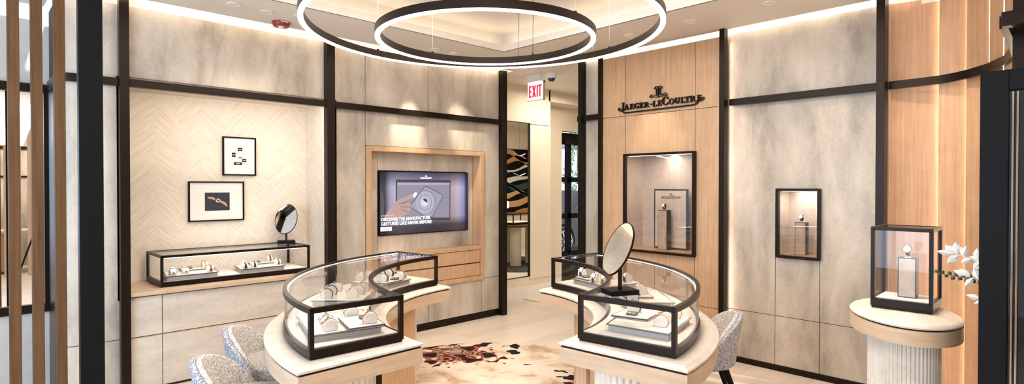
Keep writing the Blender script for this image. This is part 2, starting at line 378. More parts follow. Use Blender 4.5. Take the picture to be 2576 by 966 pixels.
# wall_right: taupe part, oak logo part, far pier
bm = B()
panels(bm, [(3.64, 3.93, .05, 2.29), (3.64, 3.93, 2.29, ZT)], 'X', XB)
panels(bm, [(1.10, 1.57, .046, .46), (1.57, 1.915, .046, .46), (1.915, 2.34, .046, .46), (1.57, 1.915, .46, .952)], 'X', XB)
for q in ((1.10, 1.5675, .4625, ZT), (1.9175, 2.34, .4625, ZT), (1.5675, 1.9175, 1.53, ZT)): box(bm, XB, XB + .03, q[0], q[1], q[2], q[3])
for z0, z1 in ((0, 2.29), (2.292, ZT)):
    prism(bm, [(XB + .2, 3.93), (XB, 3.93)] + [(XB + .06 - .06 * math.cos(R(a)), 3.93 + .06 * math.sin(R(a))) for a in range(0, 91, 10)] + [(XB + .2, 3.99)], z0, z1)
struct('wall_right', bm, PLASTER)
bm = B(); box(bm, XB + .03, XB + .2, 1.92, 2.56, 0, ZT); box(bm, XB + .03, XB + .2, 3.34, 3.93, 0, ZT); box(bm, XB + .03, XB + .2, 2.56, 3.34, 0, .90); box(bm, XB + .03, XB + .2, 2.56, 3.34, 1.87, ZT); box(bm, XB + .03, XB + .2, 1.16, 1.56, 0, ZT); box(bm, XB + .03, XB + .2, 1.56, 1.92, 0, .95); box(bm, XB + .03, XB + .2, 1.56, 1.92, 1.54, ZT)
for v in bm.verts:
    pass
struct('wall_right_core', bm, DARKGAP)
bm = B(); box(bm, XB - .012, XB + .03, 1.10, 2.33, 0, .046); struct('baseboard_right', bm, BRONZE)
XW = 4.83
bm = B()
panels(bm, [(2.337, 2.585, .02, .463), (2.585, 3.342, .02, .463), (3.342, 3.64, .02, .463), (2.337, 2.585, .463, 2.25), (3.342, 3.64, .463, 2.25),
            (2.585, 3.342, .463, .93), (2.585, 3.342, 1.85, 2.25), (2.337, 2.585, 2.25, 2.862), (2.585, 3.342, 2.25, 2.862), (3.342, 3.64, 2.25, 2.862)], 'X', XW, .02)
struct('wall_right_oak', bm, OAK)
bm = B(); box(bm, XW + .02, XB + .03, 2.337, 2.60, 0, 2.862); box(bm, XW + .02, XB + .03, 3.33, 3.64, 0, 2.862); box(bm, XW + .02, XB + .03, 2.6, 3.33, 0, .93); box(bm, XW + .02, XB + .03, 2.6, 3.33, 1.85, 2.862)
struct('wall_right_oak_core', bm, DARKGAP)
lamp('pier_edge_light', 'AREA', (4.915, 2.322, 1.45), 1.3, (1, .74, .60), (4.965, 2.0, 1.45), shape='RECTANGLE', size=.02, size_y=2.75)

# bronze posts and rails: one grille per wall
def post(axis, u0, u1, f0, f1, lab, z1=2.93):
    bm = B()
    if axis == 'A': box(bm, u0, u1, f0, f1, 0, z1)
    else: box(bm, f0, f1, u0, u1, 0, z1)
    return setp(obj('bronze_post', bm, BRONZE, bevel=.002, seg=1), lab, 'post', 'bronze wall posts')
post('A', .868, .930, 4.99, 5.058, 'tall dark bronze post at the left edge of the chevron niche')
post('A', 2.472, 2.552, 4.99, 5.058, 'tall dark bronze post between the chevron niche and the television panel')
post('A', 4.690, 4.768, 4.99, 5.058, 'tall dark bronze post at the right end of the television wall, left of the corridor')
post('B', 3.935, 3.975, 4.86, 4.948, 'tall dark bronze post at the corridor end of the right wall, beside the exit door', 2.90)
post('B', 3.615, 3.660, 4.80, 4.828, 'tall dark bronze post at the left edge of the oak logo panel', 2.91)
post('B', 2.298, 2.344, 4.80, 4.868, 'tall dark bronze post at the right edge of the oak logo panel')
post('B', 1.098, 1.152, 4.80, 4.90, 'tall dark bronze post where the taupe wall meets the curved oak wall')
def rail(bm, path, w, z0, z1):
    """bar that follows a plan path, w thick to the left of the path"""
    pts = [Vector((x, y)) for x, y in path]; L = []; Rr = []
    for i, q in enumerate(pts):
        d = (pts[min(i + 1, len(pts) - 1)] - pts[max(i - 1, 0)]).normalized(); n = Vector((-d.y, d.x))
        L.append(q); Rr.append(q + n * w)
    poly = [(v.x, v.y) for v in L] + [(v.x, v.y) for v in reversed(Rr)]
    prism(bm, poly, z0, z1)
bm = B(); path = [(.60 - .09 * math.sin(R(a)), 5.11 - .09 * math.cos(R(a))) for a in range(90, -1, -10)]
path = [(.51, 5.6)] + path + [(.866, 5.02)]
rail(bm, path, .03, 2.283, 2.34); setp(obj('bronze_rail', bm, BRONZE), 'dark bronze rail wrapping the rounded end of the wall behind the slats', 'rail')
def railA(x0, x1, lab):
    bm = B(); box(bm, x0, x1, 5.0, 5.058, 2.283, 2.34); setp(obj('bronze_rail', bm, BRONZE, bevel=.002, seg=1), lab, 'rail')
railA(.932, 2.470, 'dark bronze rail across the head of the chevron niche'); railA(2.554, 4.688, 'dark bronze rail running above the television panel')
def railB(y0, y1, lab):
    bm = B(); box(bm, 4.89, 4.948, y0, y1, 2.257, 2.313); setp(obj('bronze_rail', bm, BRONZE, bevel=.002, seg=1), lab, 'rail')
railB(1.154, 2.296, 'dark bronze rail across the taupe wall above the small wall vitrine')
railB(3.662, 3.933, 'short dark bronze rail between the two posts beside the oak logo panel')
bm = B(); rail(bm, [(4.93, 3.978), (4.93, 4.01), (4.95, 4.03), (5.15, 4.03)], .03, 2.257, 2.313); setp(obj('bronze_rail', bm, BRONZE), 'stub of dark bronze rail turning the corner towards the exit door', 'rail')

# curved oak wall with lit laps
pth = [(4.955, 1.12), (4.95, .805), (4.85, .6385), (4.67, .502), (4.46, .4125), (4.18, .345), (3.86, .305), (3.60, .285)]
bm = B(); bled = B()
for i in range(len(pth) - 1):
    a = Vector(pth[i]); b2 = Vector(pth[i + 1]); d = (b2 - a).normalized()
    ra, rb = a.normalized(), b2.normalized()             # outward, away from the room
    rec = .060 if i < len(pth) - 2 else .0
    e = b2 + rb * rec + d * .015; K = 12; front = []
    for k in range(K + 1):
        t = k / K; front.append(a.lerp(e, t) + (ra.lerp(rb, t)) * .012 * math.sin(PI * t))
    prism(bm, [(v.x, v.y) for v in front + [e + rb * .02, a + ra * .03 + d * .02, a + ra * .006 + d * .001]], 0, ZT)
    if i < 5:
        d2 = (Vector(pth[i + 2]) - b2).normalized(); c = b2 + rb * .044 + d2 * .012
        tube(bled, [(c.x, c.y, .02), (c.x, c.y, 2.87)], .005, 6)
struct('wall_curved_oak', bm, wood('curved_oak', (.42, .235, .125), (.54, .34, .20)))
setp(obj('lap_light_strip', bled, mat('lap_led', (1, .9, .8), .5, 0, 9., (1, .84, .66))), 'thin warm light strips behind the laps of the curved oak wall', 'light strip')
rp = [(4.90, 1.096), (4.895, .95), (4.882, .80), (4.83, .70), (4.76, .62), (4.62, .512), (4.41, .41), (4.1, .35), (3.7, .335), (3.38, .33)]
bm = B(); rail(bm, rp, .03, 2.257, 2.313); setp(obj('bronze_rail', bm, BRONZE, smooth=True), 'curved dark bronze rail sweeping across the lapped oak wall at right', 'rail')

# corridor to the exit
bm = B()
box(bm, 4.78, 6.13, 5.58, 5.66, 0, ZC); box(bm, 4.78, 5.20, 5.52, 5.58, 0, ZC)
box(bm, 5.20, 5.705, 5.52, 5.58, 2.42, ZC); box(bm, 5.20, 5.705, 5.52, 5.58, 0, .30); box(bm, 5.71, 6.13, 5.512, 5.58, .26, 2.40); box(bm, 5.705, 6.13, 5.52, 5.58, 2.41, ZC); box(bm, 5.705, 6.13, 5.52, 5.58, 0, .255)
box(bm, 6.05, 6.13, 5.58, 5.80, 0, ZC); box(bm, 6.05, 6.66, 5.80, 5.90, 0, ZC)
box(bm, 6.66, 9.0, 5.80, 5.92, 2.40, ZC); box(bm, 8.3, 12.0, 5.80, 5.92, 0, ZC); box(bm, 6.66, 6.70, 5.80, 5.95, 0, 2.40)
box(bm, 6.10, 9.0, 5.52, 5.80, 2.76, ZC)
struct('wall_corridor', bm, CREAM)
bm = B(); box(bm, 4.79, 6.14, 5.50, 5.52, 0, .14); box(bm, 4.79, 6.135, 5.507, 5.52, .14, .17); box(bm, 6.14, 6.66, 5.78, 5.80, 0, .14)
struct('baseboard_corridor', bm, WHITE, bevel=.004)
mc = thing('corridor_mirror', 'tall narrow wall mirror in the corridor reflecting a lamp and striped wall art', 'mirror', (5.45, 5.55, 1.35))
bbox_obj('mirror_glass', (5.20, 5.70, 5.535, 5.545, .305, 2.415), MIRROR, mc, world=True)
bm = B(); box(bm, 5.70, 5.706, 5.515, 5.55, .30, 2.42); box(bm, 5.20, 5.706, 5.515, 5.55, 2.415, 2.42); box(bm, 5.2, 5.706, 5.515, 5.55, .30, .305)
obj('frame', bm, BRONZE, mc, world=True)
# exit door
dr = thing('door_1', None, None, (7.3, 5.9, 0)); dr['kind'] = 'structure'
bm = B(); yd0, yd1 = 5.86, 5.92
box(bm, 6.70, 8.3, yd0, yd1, 2.20, 2.38); box(bm, 6.70, 6.72, yd0, yd1, 0, 2.2); box(bm, 6.91, 7.0, yd0, yd1, .5, 2.2); box(bm, 7.75, 7.9, yd0, yd1, 0, 2.2); box(bm, 8.2, 8.3, yd0, yd1, 0, 2.2)
box(bm, 6.70, 8.2, yd0, yd1, 1.61, 1.69); box(bm, 6.70, 8.2, yd0, yd1, 1.04, 1.12); box(bm, 6.70, 8.2, yd0, yd1, 0, .53)
obj('door_frame', bm, BLACK, dr, world=True)
bbox_obj('pane', (6.72, 8.2, 5.885, 5.892, .53, 2.2), GLASS, dr, world=True)
bbox_obj('door_closer', (6.80, 7.02, 5.80, 5.86, 2.20, 2.27), BRONZE, dr, world=True)
# rear walls, only met in reflections
bm = B(); box(bm, -3.0, 3.6, -3.3, -3.2, 0, ZC); struct('wall_rear', bm, PLASTER)
bm = B(); box(bm, -1.5, 3.0, -3.2, -3.17, 2.26, 2.32); box(bm, -1.5, 3.0, -3.2, -3.17, 1.72, 1.75); struct('trim_3', bm, BRONZE)
bm = B(); box(bm, 12.0, 12.1, -3.3, 5.9, 0, ZC); box(bm, 5.15, 12.0, .95, 1.05, 0, ZC); struct('wall_lounge', bm, CREAM)
bm = B(); box(bm, 3.62, 3.70, -3.2, .28, 0, ZC); struct('wall_entrance', bm, mottled('pale_grey_panel', (.50, .49, .47), (.58, .57, .55), (3, 3, 3)))

# ================================================================== FOREGROUND: slat screen, door
YS = 3.2
for x0, x1, lab in ((.092, .131, 'oak slat cut by the left edge of the photo'), (.163, .202, 'first whole oak slat from the left edge of the photo'),
                    (.239, .278, 'oak slat crossing the mirror just left of the rounded wall end'), (.317, .356, 'oak slat nearest the broad black post, over the rounded wall end'),
                    (.015, .054, 'oak slat just outside the left edge of the photo')):
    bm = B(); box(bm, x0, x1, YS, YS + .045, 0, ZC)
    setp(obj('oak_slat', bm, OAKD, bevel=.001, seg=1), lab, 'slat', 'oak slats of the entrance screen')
bm = B(); box(bm, .400, .490, YS - .02, YS + .03, 0, ZC)
setp(obj('black_post', bm, BLACK, bevel=.002), 'broad matt black post beside the oak slat screen at left', 'post')

d = thing('entrance_door', 'near black framed door at the right edge with a dark glass panel', 'door', (3.02, -.15, 0))
bm = B(); box(bm, 3.0, 3.05, .262, .351, 0, 2.013); box(bm, 3.0, 3.05, -.62, .262, 1.93, 2.013); box(bm, 3.0, 3.05, -.62, .262, 0, .12); box(bm, 3.0, 3.05, -.70, -.62, 0, 2.013)
obj('door_frame', bm, BLACK, d, world=True, bevel=.003)
bm = B()
for a in (.250, .236): tube(bm, [(3.012, a, .13), (3.012, a, 1.925)], .0045, 8)
obj('bead', bm, CHROME, d, world=True, smooth=True, label='two polished steel beads along the glass')
bbox_obj('pane', (3.02, 3.028, -.62, .262, .12, 1.93), DGLASS, d, world=True)
bm = B(); box(bm, 3.30, 3.36, -1.2, .316, 2.250, 2.313); setp(obj('door_beam', bm, BRONZE, bevel=.002), 'dark bronze beam above the black door at the upper right corner', 'beam')
bm = B(); box(bm, 3.56, 3.60, .215, .300, 0, ZC); box(bm, 3.585, 3.60, .155, .165, 0, ZC)
setp(obj('bronze_mullion', bm, BRONZE, bevel=.002), 'dark upright mullion above and behind the black door', 'post')

# ================================================================== CEILING FIXTURES
def downlight(x, y, z, lab, spot=26., r=.052, target=None, ang=70, blend=.8):
    t = thing('downlight', lab, 'downlight', (x, y, z), 0, 'recessed ceiling downlights')
    bm = B(); lathe(bm, [(r * .74, -.002), (r, -.002), (r, -.008), (r * .80, -.011), (r * .74, -.008)], 28)
    obj('trim_ring', bm, WHITE, t, smooth=True)
    bm = B(); cyl(bm, (0, 0), r * .75, -.006, -.001, 24); obj('lens', bm, DOWNLED, t)
    if spot:
        l = lamp('downlight_beam', 'SPOT', (x, y, z - .02), spot, (1, .87, .70), target or (x, y, 0), spot_size=R(ang), spot_blend=blend, shadow_soft_size=.035)
downlight(1.515, 4.558, ZC, 'ceiling downlight left of the red smoke alarm, farther of two from it', 8, target=(1.5, 5.4, .9))
downlight(1.770, 4.584, ZC, 'ceiling downlight left of the red smoke alarm, nearer of two to it', 8, target=(1.9, 5.4, .9))
downlight(3.46, 4.654, ZC, 'left ceiling downlight of the pair above the television wall, seen inside the small ring lamp', 70, target=(3.40, 5.06, 2.05), ang=34)
downlight(3.712, 4.673, ZC, 'right ceiling downlight of the pair above the television wall, seen inside the small ring lamp', 70, target=(4.25, 5.06, 2.05), ang=34)
downlight(4.391, 2.401, ZC, 'ceiling downlight between the large ring lamp and the oak logo panel', 15, target=(4.95, 2.02, 1.6), ang=38)
downlight(4.368, 1.746, ZC, 'ceiling downlight nearest the top right, over the taupe wall', 15, target=(4.95, 1.36, 1.6), ang=38)
downlight(3.462, 3.919, 3.14, 'tray downlight hidden partly by the small ring lamp, left of its top', 30)
downlight(3.64, 3.746, 3.14, 'tray downlight hidden partly by the small ring lamp, right of its top', 30)
downlight(4.241, 4.684, ZC, 'faint ceiling downlight just above the far rim of the ring lamps', 0)
# the same kind of fittings nearer the camera, above the frame of the photo: they light the room
for k, (x, y, tg, e, an) in enumerate(((1.25, 3.05, (1.4, 3.2, .8), 26, 90), (2.05, 3.05, None, 26, 90), (2.95, 1.85, None, 26, 90), (4.30, 1.05, (4.9, .75, 1.5), 26, 60), (4.40, 3.0, (4.85, 2.96, 1.5), 26, 46),
                               (3.45, 1.35, (3.46, .72, 1.0), 30, 50), (2.0, 4.5, (2.1, 5.5, .9), 8, 70))):
    downlight(x, y, 3.14 if (TX0 < x < TX1 and TY0 < y < TY1) else ZC, ['ceiling downlight over the left chairs', 'ceiling downlight over the left curved counter', 'ceiling downlight over the right curved counter', 'ceiling downlight over the curved oak wall',
              'ceiling downlight in front of the logo', 'ceiling downlight over the round pedestal', 'ceiling downlight over the wall display case'][k], e, target=tg, ang=an)
sp = thing('ceiling_speaker', 'flat round ceiling speaker between the ring lamps and the exit sign', 'speaker', (4.827, 4.713, ZC))
bm = B(); lathe(bm, [(.12, 0), (.12, -.006), (.105, -.012), (.0001, -.012)], 32); obj('grille', bm, WHITE, sp, smooth=True)
al = thing('smoke_alarm', 'dark red round smoke alarm on the ceiling near the left wall', 'alarm', (1.971, 4.801, ZC))
bm = B(); lathe(bm, [(.001, 0), (.072, 0), (.072, -.016), (.060, -.038), (.001, -.038)], 32); obj('housing', bm, RED, al, smooth=True)
bm = B(); lathe(bm, [(.001, -.037), (.026, -.038), (.022, -.050), (.001, -.052)], 20); obj('sensor', bm, WHITE, al, smooth=True, label='pale sensor cap')
bm = B(); box(bm, -.03, .03, -.0745, -.068, -.014, -.004); obj('strobe_lens', bm, mat('strobe', (.7, .7, .7), .2), al)
cmr = thing('security_camera', 'small white dome security camera on the ceiling right of the exit sign', 'camera', (5.23, 4.69, ZC))
bm = B(); lathe(bm, [(.001, 0), (.062, 0), (.062, -.045), (.052, -.058), (.001, -.058)], 28); obj('housing', bm, WHITE, cmr, smooth=True)
bm = B(); lathe(bm, [(.044, -.056), (.043, -.075), (.032, -.092), (.016, -.099), (.001, -.100)], 24); obj('dome', bm, mat('smoked_dome', (.02, .02, .02), .08), cmr, smooth=True)
spk = thing('sprinkler', 'small ceiling sprinkler head behind the right side of the small ring lamp', 'sprinkler', (4.478, 3.483, ZC))
bm = B(); lathe(bm, [(.001, 0), (.028, 0), (.026, -.006), (.008, -.008), (.008, -.03), (.018, -.032), (.018, -.035), (.001, -.035)], 16); obj('head', bm, WHITE, spk, smooth=True)
# exit sign: hangs in the corridor mouth and faces the room
def stroke(bm, pts, w, axis, v0, v1, closed=False):
    """flat ribbon letter stroke: pts (u,z)"""
    P2 = [Vector(q) for q in pts]; n = len(P2); Ls = []; Rs = []
    for i in range(n):
        if closed: a, b2 = P2[i - 1], P2[(i + 1) % n]
        else: a, b2 = P2[max(i - 1, 0)], P2[min(i + 1, n - 1)]
        d = (b2 - a).normalized(); nn = Vector((-d.y, d.x)); ww = w[i] if isinstance(w, (list, tuple)) else w
        k = 1.
        if 0 < i < n - 1 or closed:
            d1 = (P2[i] - P2[i - 1]).normalized(); k = 1 / max(.5, abs(Vector((-d1.y, d1.x)).dot(nn)))
        Ls.append(P2[i] + nn * ww / 2 * k); Rs.append(P2[i] - nn * ww / 2 * k)
    rng = range(n) if closed else range(n - 1)
    for i in rng:
        j = (i + 1) % n
        wallpoly(bm, [tuple(Ls[i]), tuple(Ls[j]), tuple(Rs[j]), tuple(Rs[i])], axis, v0, v1)
ex = thing('exit_sign', 'white exit sign with red letters hanging from the corridor ceiling', 'sign', (5.15, 4.89, ZC))
EX = 5.15
bbox_obj('mount', (EX - .03, EX + .03, 4.78, 5.02, ZC - .085, ZC), WHITE, ex, world=True, bevel=.003)
bbox_obj('panel', (EX - .012, EX + .012, 4.745, 5.005, 2.607, 2.828), mat('sign_white', (.9, .88, .88), .4, 0, .55, (1, .97, .98)), ex, world=True, bevel=.002, label='white panel')
bm = B(); f0, f1 = EX - .016, EX - .0125
zb, zt = 2.645, 2.790
def EL(u): return 4.982 - u
w_ = .021
for a, b2, c, dd in ((0, w_, zb, zt), (0, .048, zt - .019, zt), (0, .042, (zb + zt) / 2 - .009, (zb + zt) / 2 + .009), (0, .048, zb, zb + .019), (.130, .130 + w_, zb, zt), (.175, .175 + w_ - .001, zb, zt), (.156, .215, zt - .019, zt)):
    box(bm, f0, f1, EL(a), EL(b2), c, dd)
stroke(bm, [(EL(.066), zt), (EL(.108), zb)], w_, 'X', f0, f1); stroke(bm, [(EL(.108), zt), (EL(.066), zb)], w_, 'X', f0, f1)
obj('lettering', bm, mat('exit_red', (.62, .01, .03), .4, 0, .5, (.7, .01, .04)), ex, world=True, label='red word EXIT')
bm = B(); box(bm, EX - .014, EX + .014, 4.738, 4.745, 2.60, 2.835); box(bm, EX - .014, EX + .014, 4.738, 5.012, 2.60, 2.607); obj('edge_trim', bm, CHROME, ex, world=True)

# ring pendants
def ring(name, r, f, z, rad, lab, cables, hh=.05, ww=.034):
    c = W(r, f, z); t = thing(name, lab, 'pendant lamp', c, 0, None)
    n = 128
    def circ(rr, zz): return [(rr * math.cos(2 * PI * i / n), rr * math.sin(2 * PI * i / n), zz) for i in range(n)]
    bm = B(); loft(bm, [circ(rad - ww, .002), circ(rad - ww, hh), circ(rad, hh), circ(rad, .002), circ(rad - ww, .002)], cap=False)
    obj('ring_housing', bm, BRONZE, t, smooth=True)
    bm = B(); loft(bm, [circ(rad - ww + .002, .0018), circ(rad - ww + .002, -.006), circ(rad - .002, -.006), circ(rad - .002, .0018), circ(rad - ww + .002, .0018)], cap=False)
    obj('light_diffuser', bm, RINGLED, t, smooth=True)
    for a, th in cables:
        x, y = (rad - ww / 2) * math.cos(a), (rad - ww / 2) * math.sin(a)
        wx, wy = c.x + x, c.y + y
        top = (3.14 if (TX0 < wx < TX1 and TY0 < wy < TY1) else ZC) - z
        bm = B(); tube(bm, [(x, y, hh), (x + (.004 if th > .001 else 0), y, hh + (top - hh) * .5), (x, y, top)], th, 6)
        obj('cable', bm, BLACK if th > .001 else CHROME, t)
        bm = B(); cyl(bm, (x, y), .009, hh, hh + .012, 12); obj('cable_grip', bm, BRONZE, t)
ar = AX
ring('ring_pendant', -.165, 3.70, 2.478, .70, 'smaller black ring lamp with a white light underside, inside the large ring', ((ar + R(62), .0022), (ar + R(200), .0006), (ar + R(-40), .0006), (ar + R(128), .0006)))
ring('ring_pendant', -.178, 3.72, 2.545, 1.135, 'larger black ring lamp with a white light underside, cut by the top edge', ((ar + R(35), .0006), (ar + R(78), .0022), (ar + R(140), .0006), (ar + R(-60), .0006), (ar + R(240), .0006)))

# ================================================================== WALL DISPLAYS
# television panel
tvf = thing('television_surround', 'oak framed wall unit around the television with two drawers below', 'wall unit', (3.67, 5.06, .46))
bm = B(); y0, y1 = YA - .022, YA + .15
box(bm, 2.907, 2.962, y0, y1, .46, 1.948); box(bm, 4.392, 4.442, y0, y1, .46, 1.948); box(bm, 2.962, 4.392, y0, y1, 1.898, 1.948); box(bm, 2.962, 4.392, y0, y1, .815, .862); box(bm, 2.962, 4.392, y0, y1, .46, .51)
obj('oak_frame', bm, OAK, tvf, world=True, bevel=.002, seg=1)
for z0, z1 in ((.515, .655), (.668, .810)):
    bbox_obj('drawer', (2.967, 4.387, YA - .012, YA + .12, z0, z1), OAK, tvf, world=True, bevel=.002)
TY = YA + .115
tv = thing('television', 'wall television showing a hand over a watch movement drawing', 'television', (3.71, TY, 1.37))
bbox_obj('screen_body', (3.122, 4.303, TY - .012, TY + .015, 1.04, 1.706), BLACK, tv, world=True, bevel=.003)
def screenmat():
    m, nt, b = nt_new('screen_picture'); L = nt.links
    tc = node(nt, 'ShaderNodeTexCoord'); sp = node(nt, 'ShaderNodeSeparateXYZ'); L.new(tc.outputs['Generated'], sp.inputs[0])
    r1 = node(nt, 'ShaderNodeValToRGB'); e = r1.color_ramp.elements
    e[0].position = 0; e[0].color = (.04, .035, .05, 1); e[1].position = 1; e[1].color = (.03, .03, .09, 1)
    for pz, c in ((.05, (.04, .035, .05)), (.10, (.30, .29, .40)), (.17, (.40, .39, .50)), (.60, (.22, .21, .30)), (.80, (.40, .29, .28)), (.88, (.42, .38, .48)), (.95, (.22, .24, .42)), (.975, (.02, .02, .06))):
        q = e.new(pz); q.color = c4(c)
    L.new(sp.outputs['X'], r1.inputs['Fac'])
    r2 = node(nt, 'ShaderNodeValToRGB'); e = r2.color_ramp.elements
    e[0].position = .0; e[0].color = (.10, .09, .09, 1); e[1].position = 1; e[1].color = (.16, .16, .22, 1)
    for pz, c in ((.12, (.16, .14, .14)), (.26, (.75, .75, .78)), (.75, (1, 1, 1)), (.9, (.45, .45, .5))):
        q = e.new(pz); q.color = c4(c)
    L.new(sp.outputs['Z'], r2.inputs['Fac'])
    mx = node(nt, 'ShaderNodeMixRGB', blend_type='MULTIPLY', Fac=1.); L.new(r1.outputs[0], mx.inputs[1]); L.new(r2.outputs[0], mx.inputs[2])
    b.inputs['Base Color'].default_value = (.01, .01, .012, 1); b.inputs['Roughness'].default_value = .2
    L.new(mx.outputs[0], b.inputs['Emission Color']); b.inputs['Emission Strength'].default_value = .72
    return m
def em(name, c, s=.9): return mat(name, (.01, .01, .012), .25, 0, s, c)
scr = bbox_obj('screen', (3.130, 4.296, TY - .0135, TY - .012, 1.046, 1.698), screenmat(), tv, world=True)
def scrpoly(name, pts, m, k, lab=None, par=None):
    bm = B(); wallpoly(bm, pts, 'Y', TY - .0135 - .0004 * k, TY - .0135 - .0004 * (k - 1)); return obj(name, bm, m, tv, world=True, label=lab)
scrpoly('screen_image', [(3.318, 1.619), (4.042, 1.619), (4.036, 1.16), (3.318, 1.200)], em('tablet_rim', (.045, .035, .05)), 1, 'dark tablet edge on the screen')
scrpoly('screen_image', [(3.335, 1.588), (4.029, 1.588), (4.024, 1.191), (3.334, 1.225)], em('tablet_face', (.19, .175, .225)), 2)
scrpoly('screen_image', [(3.335, 1.588), (4.029, 1.588), (4.029, 1.565), (3.335, 1.560)], em('tablet_bar', (.27, .25, .34)), 3)
plate = [(3.690, 1.546), (3.70, 1.549), (3.928, 1.450), (3.925, 1.43), (3.79, 1.215), (3.70, 1.206), (3.500, 1.325), (3.497, 1.345), (3.60, 1.45)]
scrpoly('screen_image', plate, em('plate_tone', (.235, .225, .30)), 4)
bm = B(); stroke(bm, plate, .007, 'Y', TY - .0153, TY - .0149, closed=True); obj('screen_image', bm, em('ink', (.07, .06, .09)), tv, world=True)
def circ(c, r, n=40, a0=0, a1=360): return [(c[0] + r * math.cos(R(a0 + (a1 - a0) * i / n)), c[1] + r * math.sin(R(a0 + (a1 - a0) * i / n))) for i in range(n + (a1 - a0 < 360))]
scrpoly('screen_image', circ((3.69, 1.372), .118), em('disc_tone', (.30, .295, .36)), 6)
bm = B(); stroke(bm, circ((3.69, 1.372), .086), .006, 'Y', TY - .0163, TY - .0159, closed=True); obj('screen_image', bm, em('disc_ring', (.13, .12, .17)), tv, world=True); bm = B(); stroke(bm, circ((3.70, 1.372), .130, 24, -60, 100), .006, 'Y', TY - .0163, TY - .0159)
obj('screen_image', bm, em('disc_line', (.13, .12, .17)), tv, world=True)
scrpoly('screen_image', circ((3.683, 1.374), .046), em('disc_pale', (.46, .46, .52)), 8)
scrpoly('screen_image', circ((3.687, 1.382), .032, 24, -30, 150), em('disc_dark', (.03, .03, .04)), 9)
hand = [(3.165, 1.20), (3.200, 1.262), (3.245, 1.322), (3.289, 1.361), (3.341, 1.405), (3.40, 1.424), (3.47, 1.447), (3.522, 1.465), (3.534, 1.452), (3.525, 1.428), (3.47, 1.402), (3.435, 1.385), (3.47, 1.378), (3.500, 1.362),
        (3.510, 1.335), (3.50, 1.318), (3.505, 1.300), (3.482, 1.284), (3.47, 1.262), (3.43, 1.245), (3.40, 1.215), (3.33, 1.195), (3.26, 1.19)]
scrpoly('screen_image', hand, em('hand_tone', (.33, .22, .20)), 10, 'pointing hand on the screen')
bm = B()
for a, b2 in (((3.35, 1.36), (3.46, 1.385)), ((3.38, 1.33), (3.50, 1.325)), ((3.38, 1.30), (3.47, 1.275)), ((3.45, 1.38), (3.40, 1.36))): stroke(bm, [a, b2], .005, 'Y', TY - .0179, TY - .0175)
obj('screen_image', bm, em('hand_shade', (.10, .06, .06)), tv, world=True)
scrpoly('screen_image', [(3.530, 1.455), (3.556, 1.485), (3.580, 1.480), (3.585, 1.465), (3.552, 1.425), (3.534, 1.425)], em('nail_white', (.62, .60, .70)), 11)
scrpoly('screen_image', [(3.132, 1.128), (3.268, 1.127), (3.268, 1.083), (3.132, 1.084)], em('button', (.62, .62, .72)), 5, 'pale button on the screen')
scrpoly('screen_image', [(3.132, 1.50), (3.165, 1.48), (3.18, 1.40), (3.175, 1.28), (3.19, 1.22), (3.132, 1.20)], em('left_shadow', (.06, .05, .06)), 1)
def text(s, size, loc, rot, m, parent, ext=.0004, width=None, align='LEFT', name='lettering', bold=0.):
    cu = bpy.data.curves.new('t', 'FONT'); cu.body = s; cu.size = size; cu.extrude = ext; cu.align_x = align; cu.offset = bold
    to = bpy.data.objects.new('t', cu); COL.objects.link(to)
    bpy.context.view_layer.update()
    me = bpy.data.meshes.new_from_object(to.evaluated_get(bpy.context.evaluated_depsgraph_get()))
    bpy.data.objects.remove(to)
    if width:
        xs = [v.co.x for v in me.vertices]; k = width / (max(xs) - min(xs))
        for v in me.vertices: v.co.x *= k
    M = Matrix.Translation(loc) @ rot
    if parent is not None: M = parent.matrix_basis.inverted() @ M
    me.transform(M); me.materials.clear(); me.materials.append(m)
    o = bpy.data.objects.new(name, me); COL.objects.link(o); o.parent = parent
    return o
RY = Matrix.Rotation(PI / 2, 4, 'X')                       # reads on a wall that faces -Y
RX = Matrix.Rotation(-PI / 2, 4, 'Z') @ Matrix.Rotation(PI / 2, 4, 'X')   # reads on a wall that faces -X
SW = em('screen_text', (.95, .95, 1.), 1.0); tz = TY - .0185
serif_later = True
text('DISCOVER THE MANUFACTURE', .046, (3.136, tz, 1.188), RY, SW, tv, width=.618, bold=.0012)
text('GESTURES LIKE NEVER BEFORE', .046, (3.136, tz, 1.143), RY, SW, tv, width=.636, bold=.0012)
text('IN THE MAKING', .022, (3.136, tz, 1.236), RY, em('screen_dim', (.5, .48, .5)), tv, width=.150)
text('WATCH NOW', .014, (3.163, tz, 1.100), RY, em('screen_ink', (.05, .05, .1)), tv, width=.078)

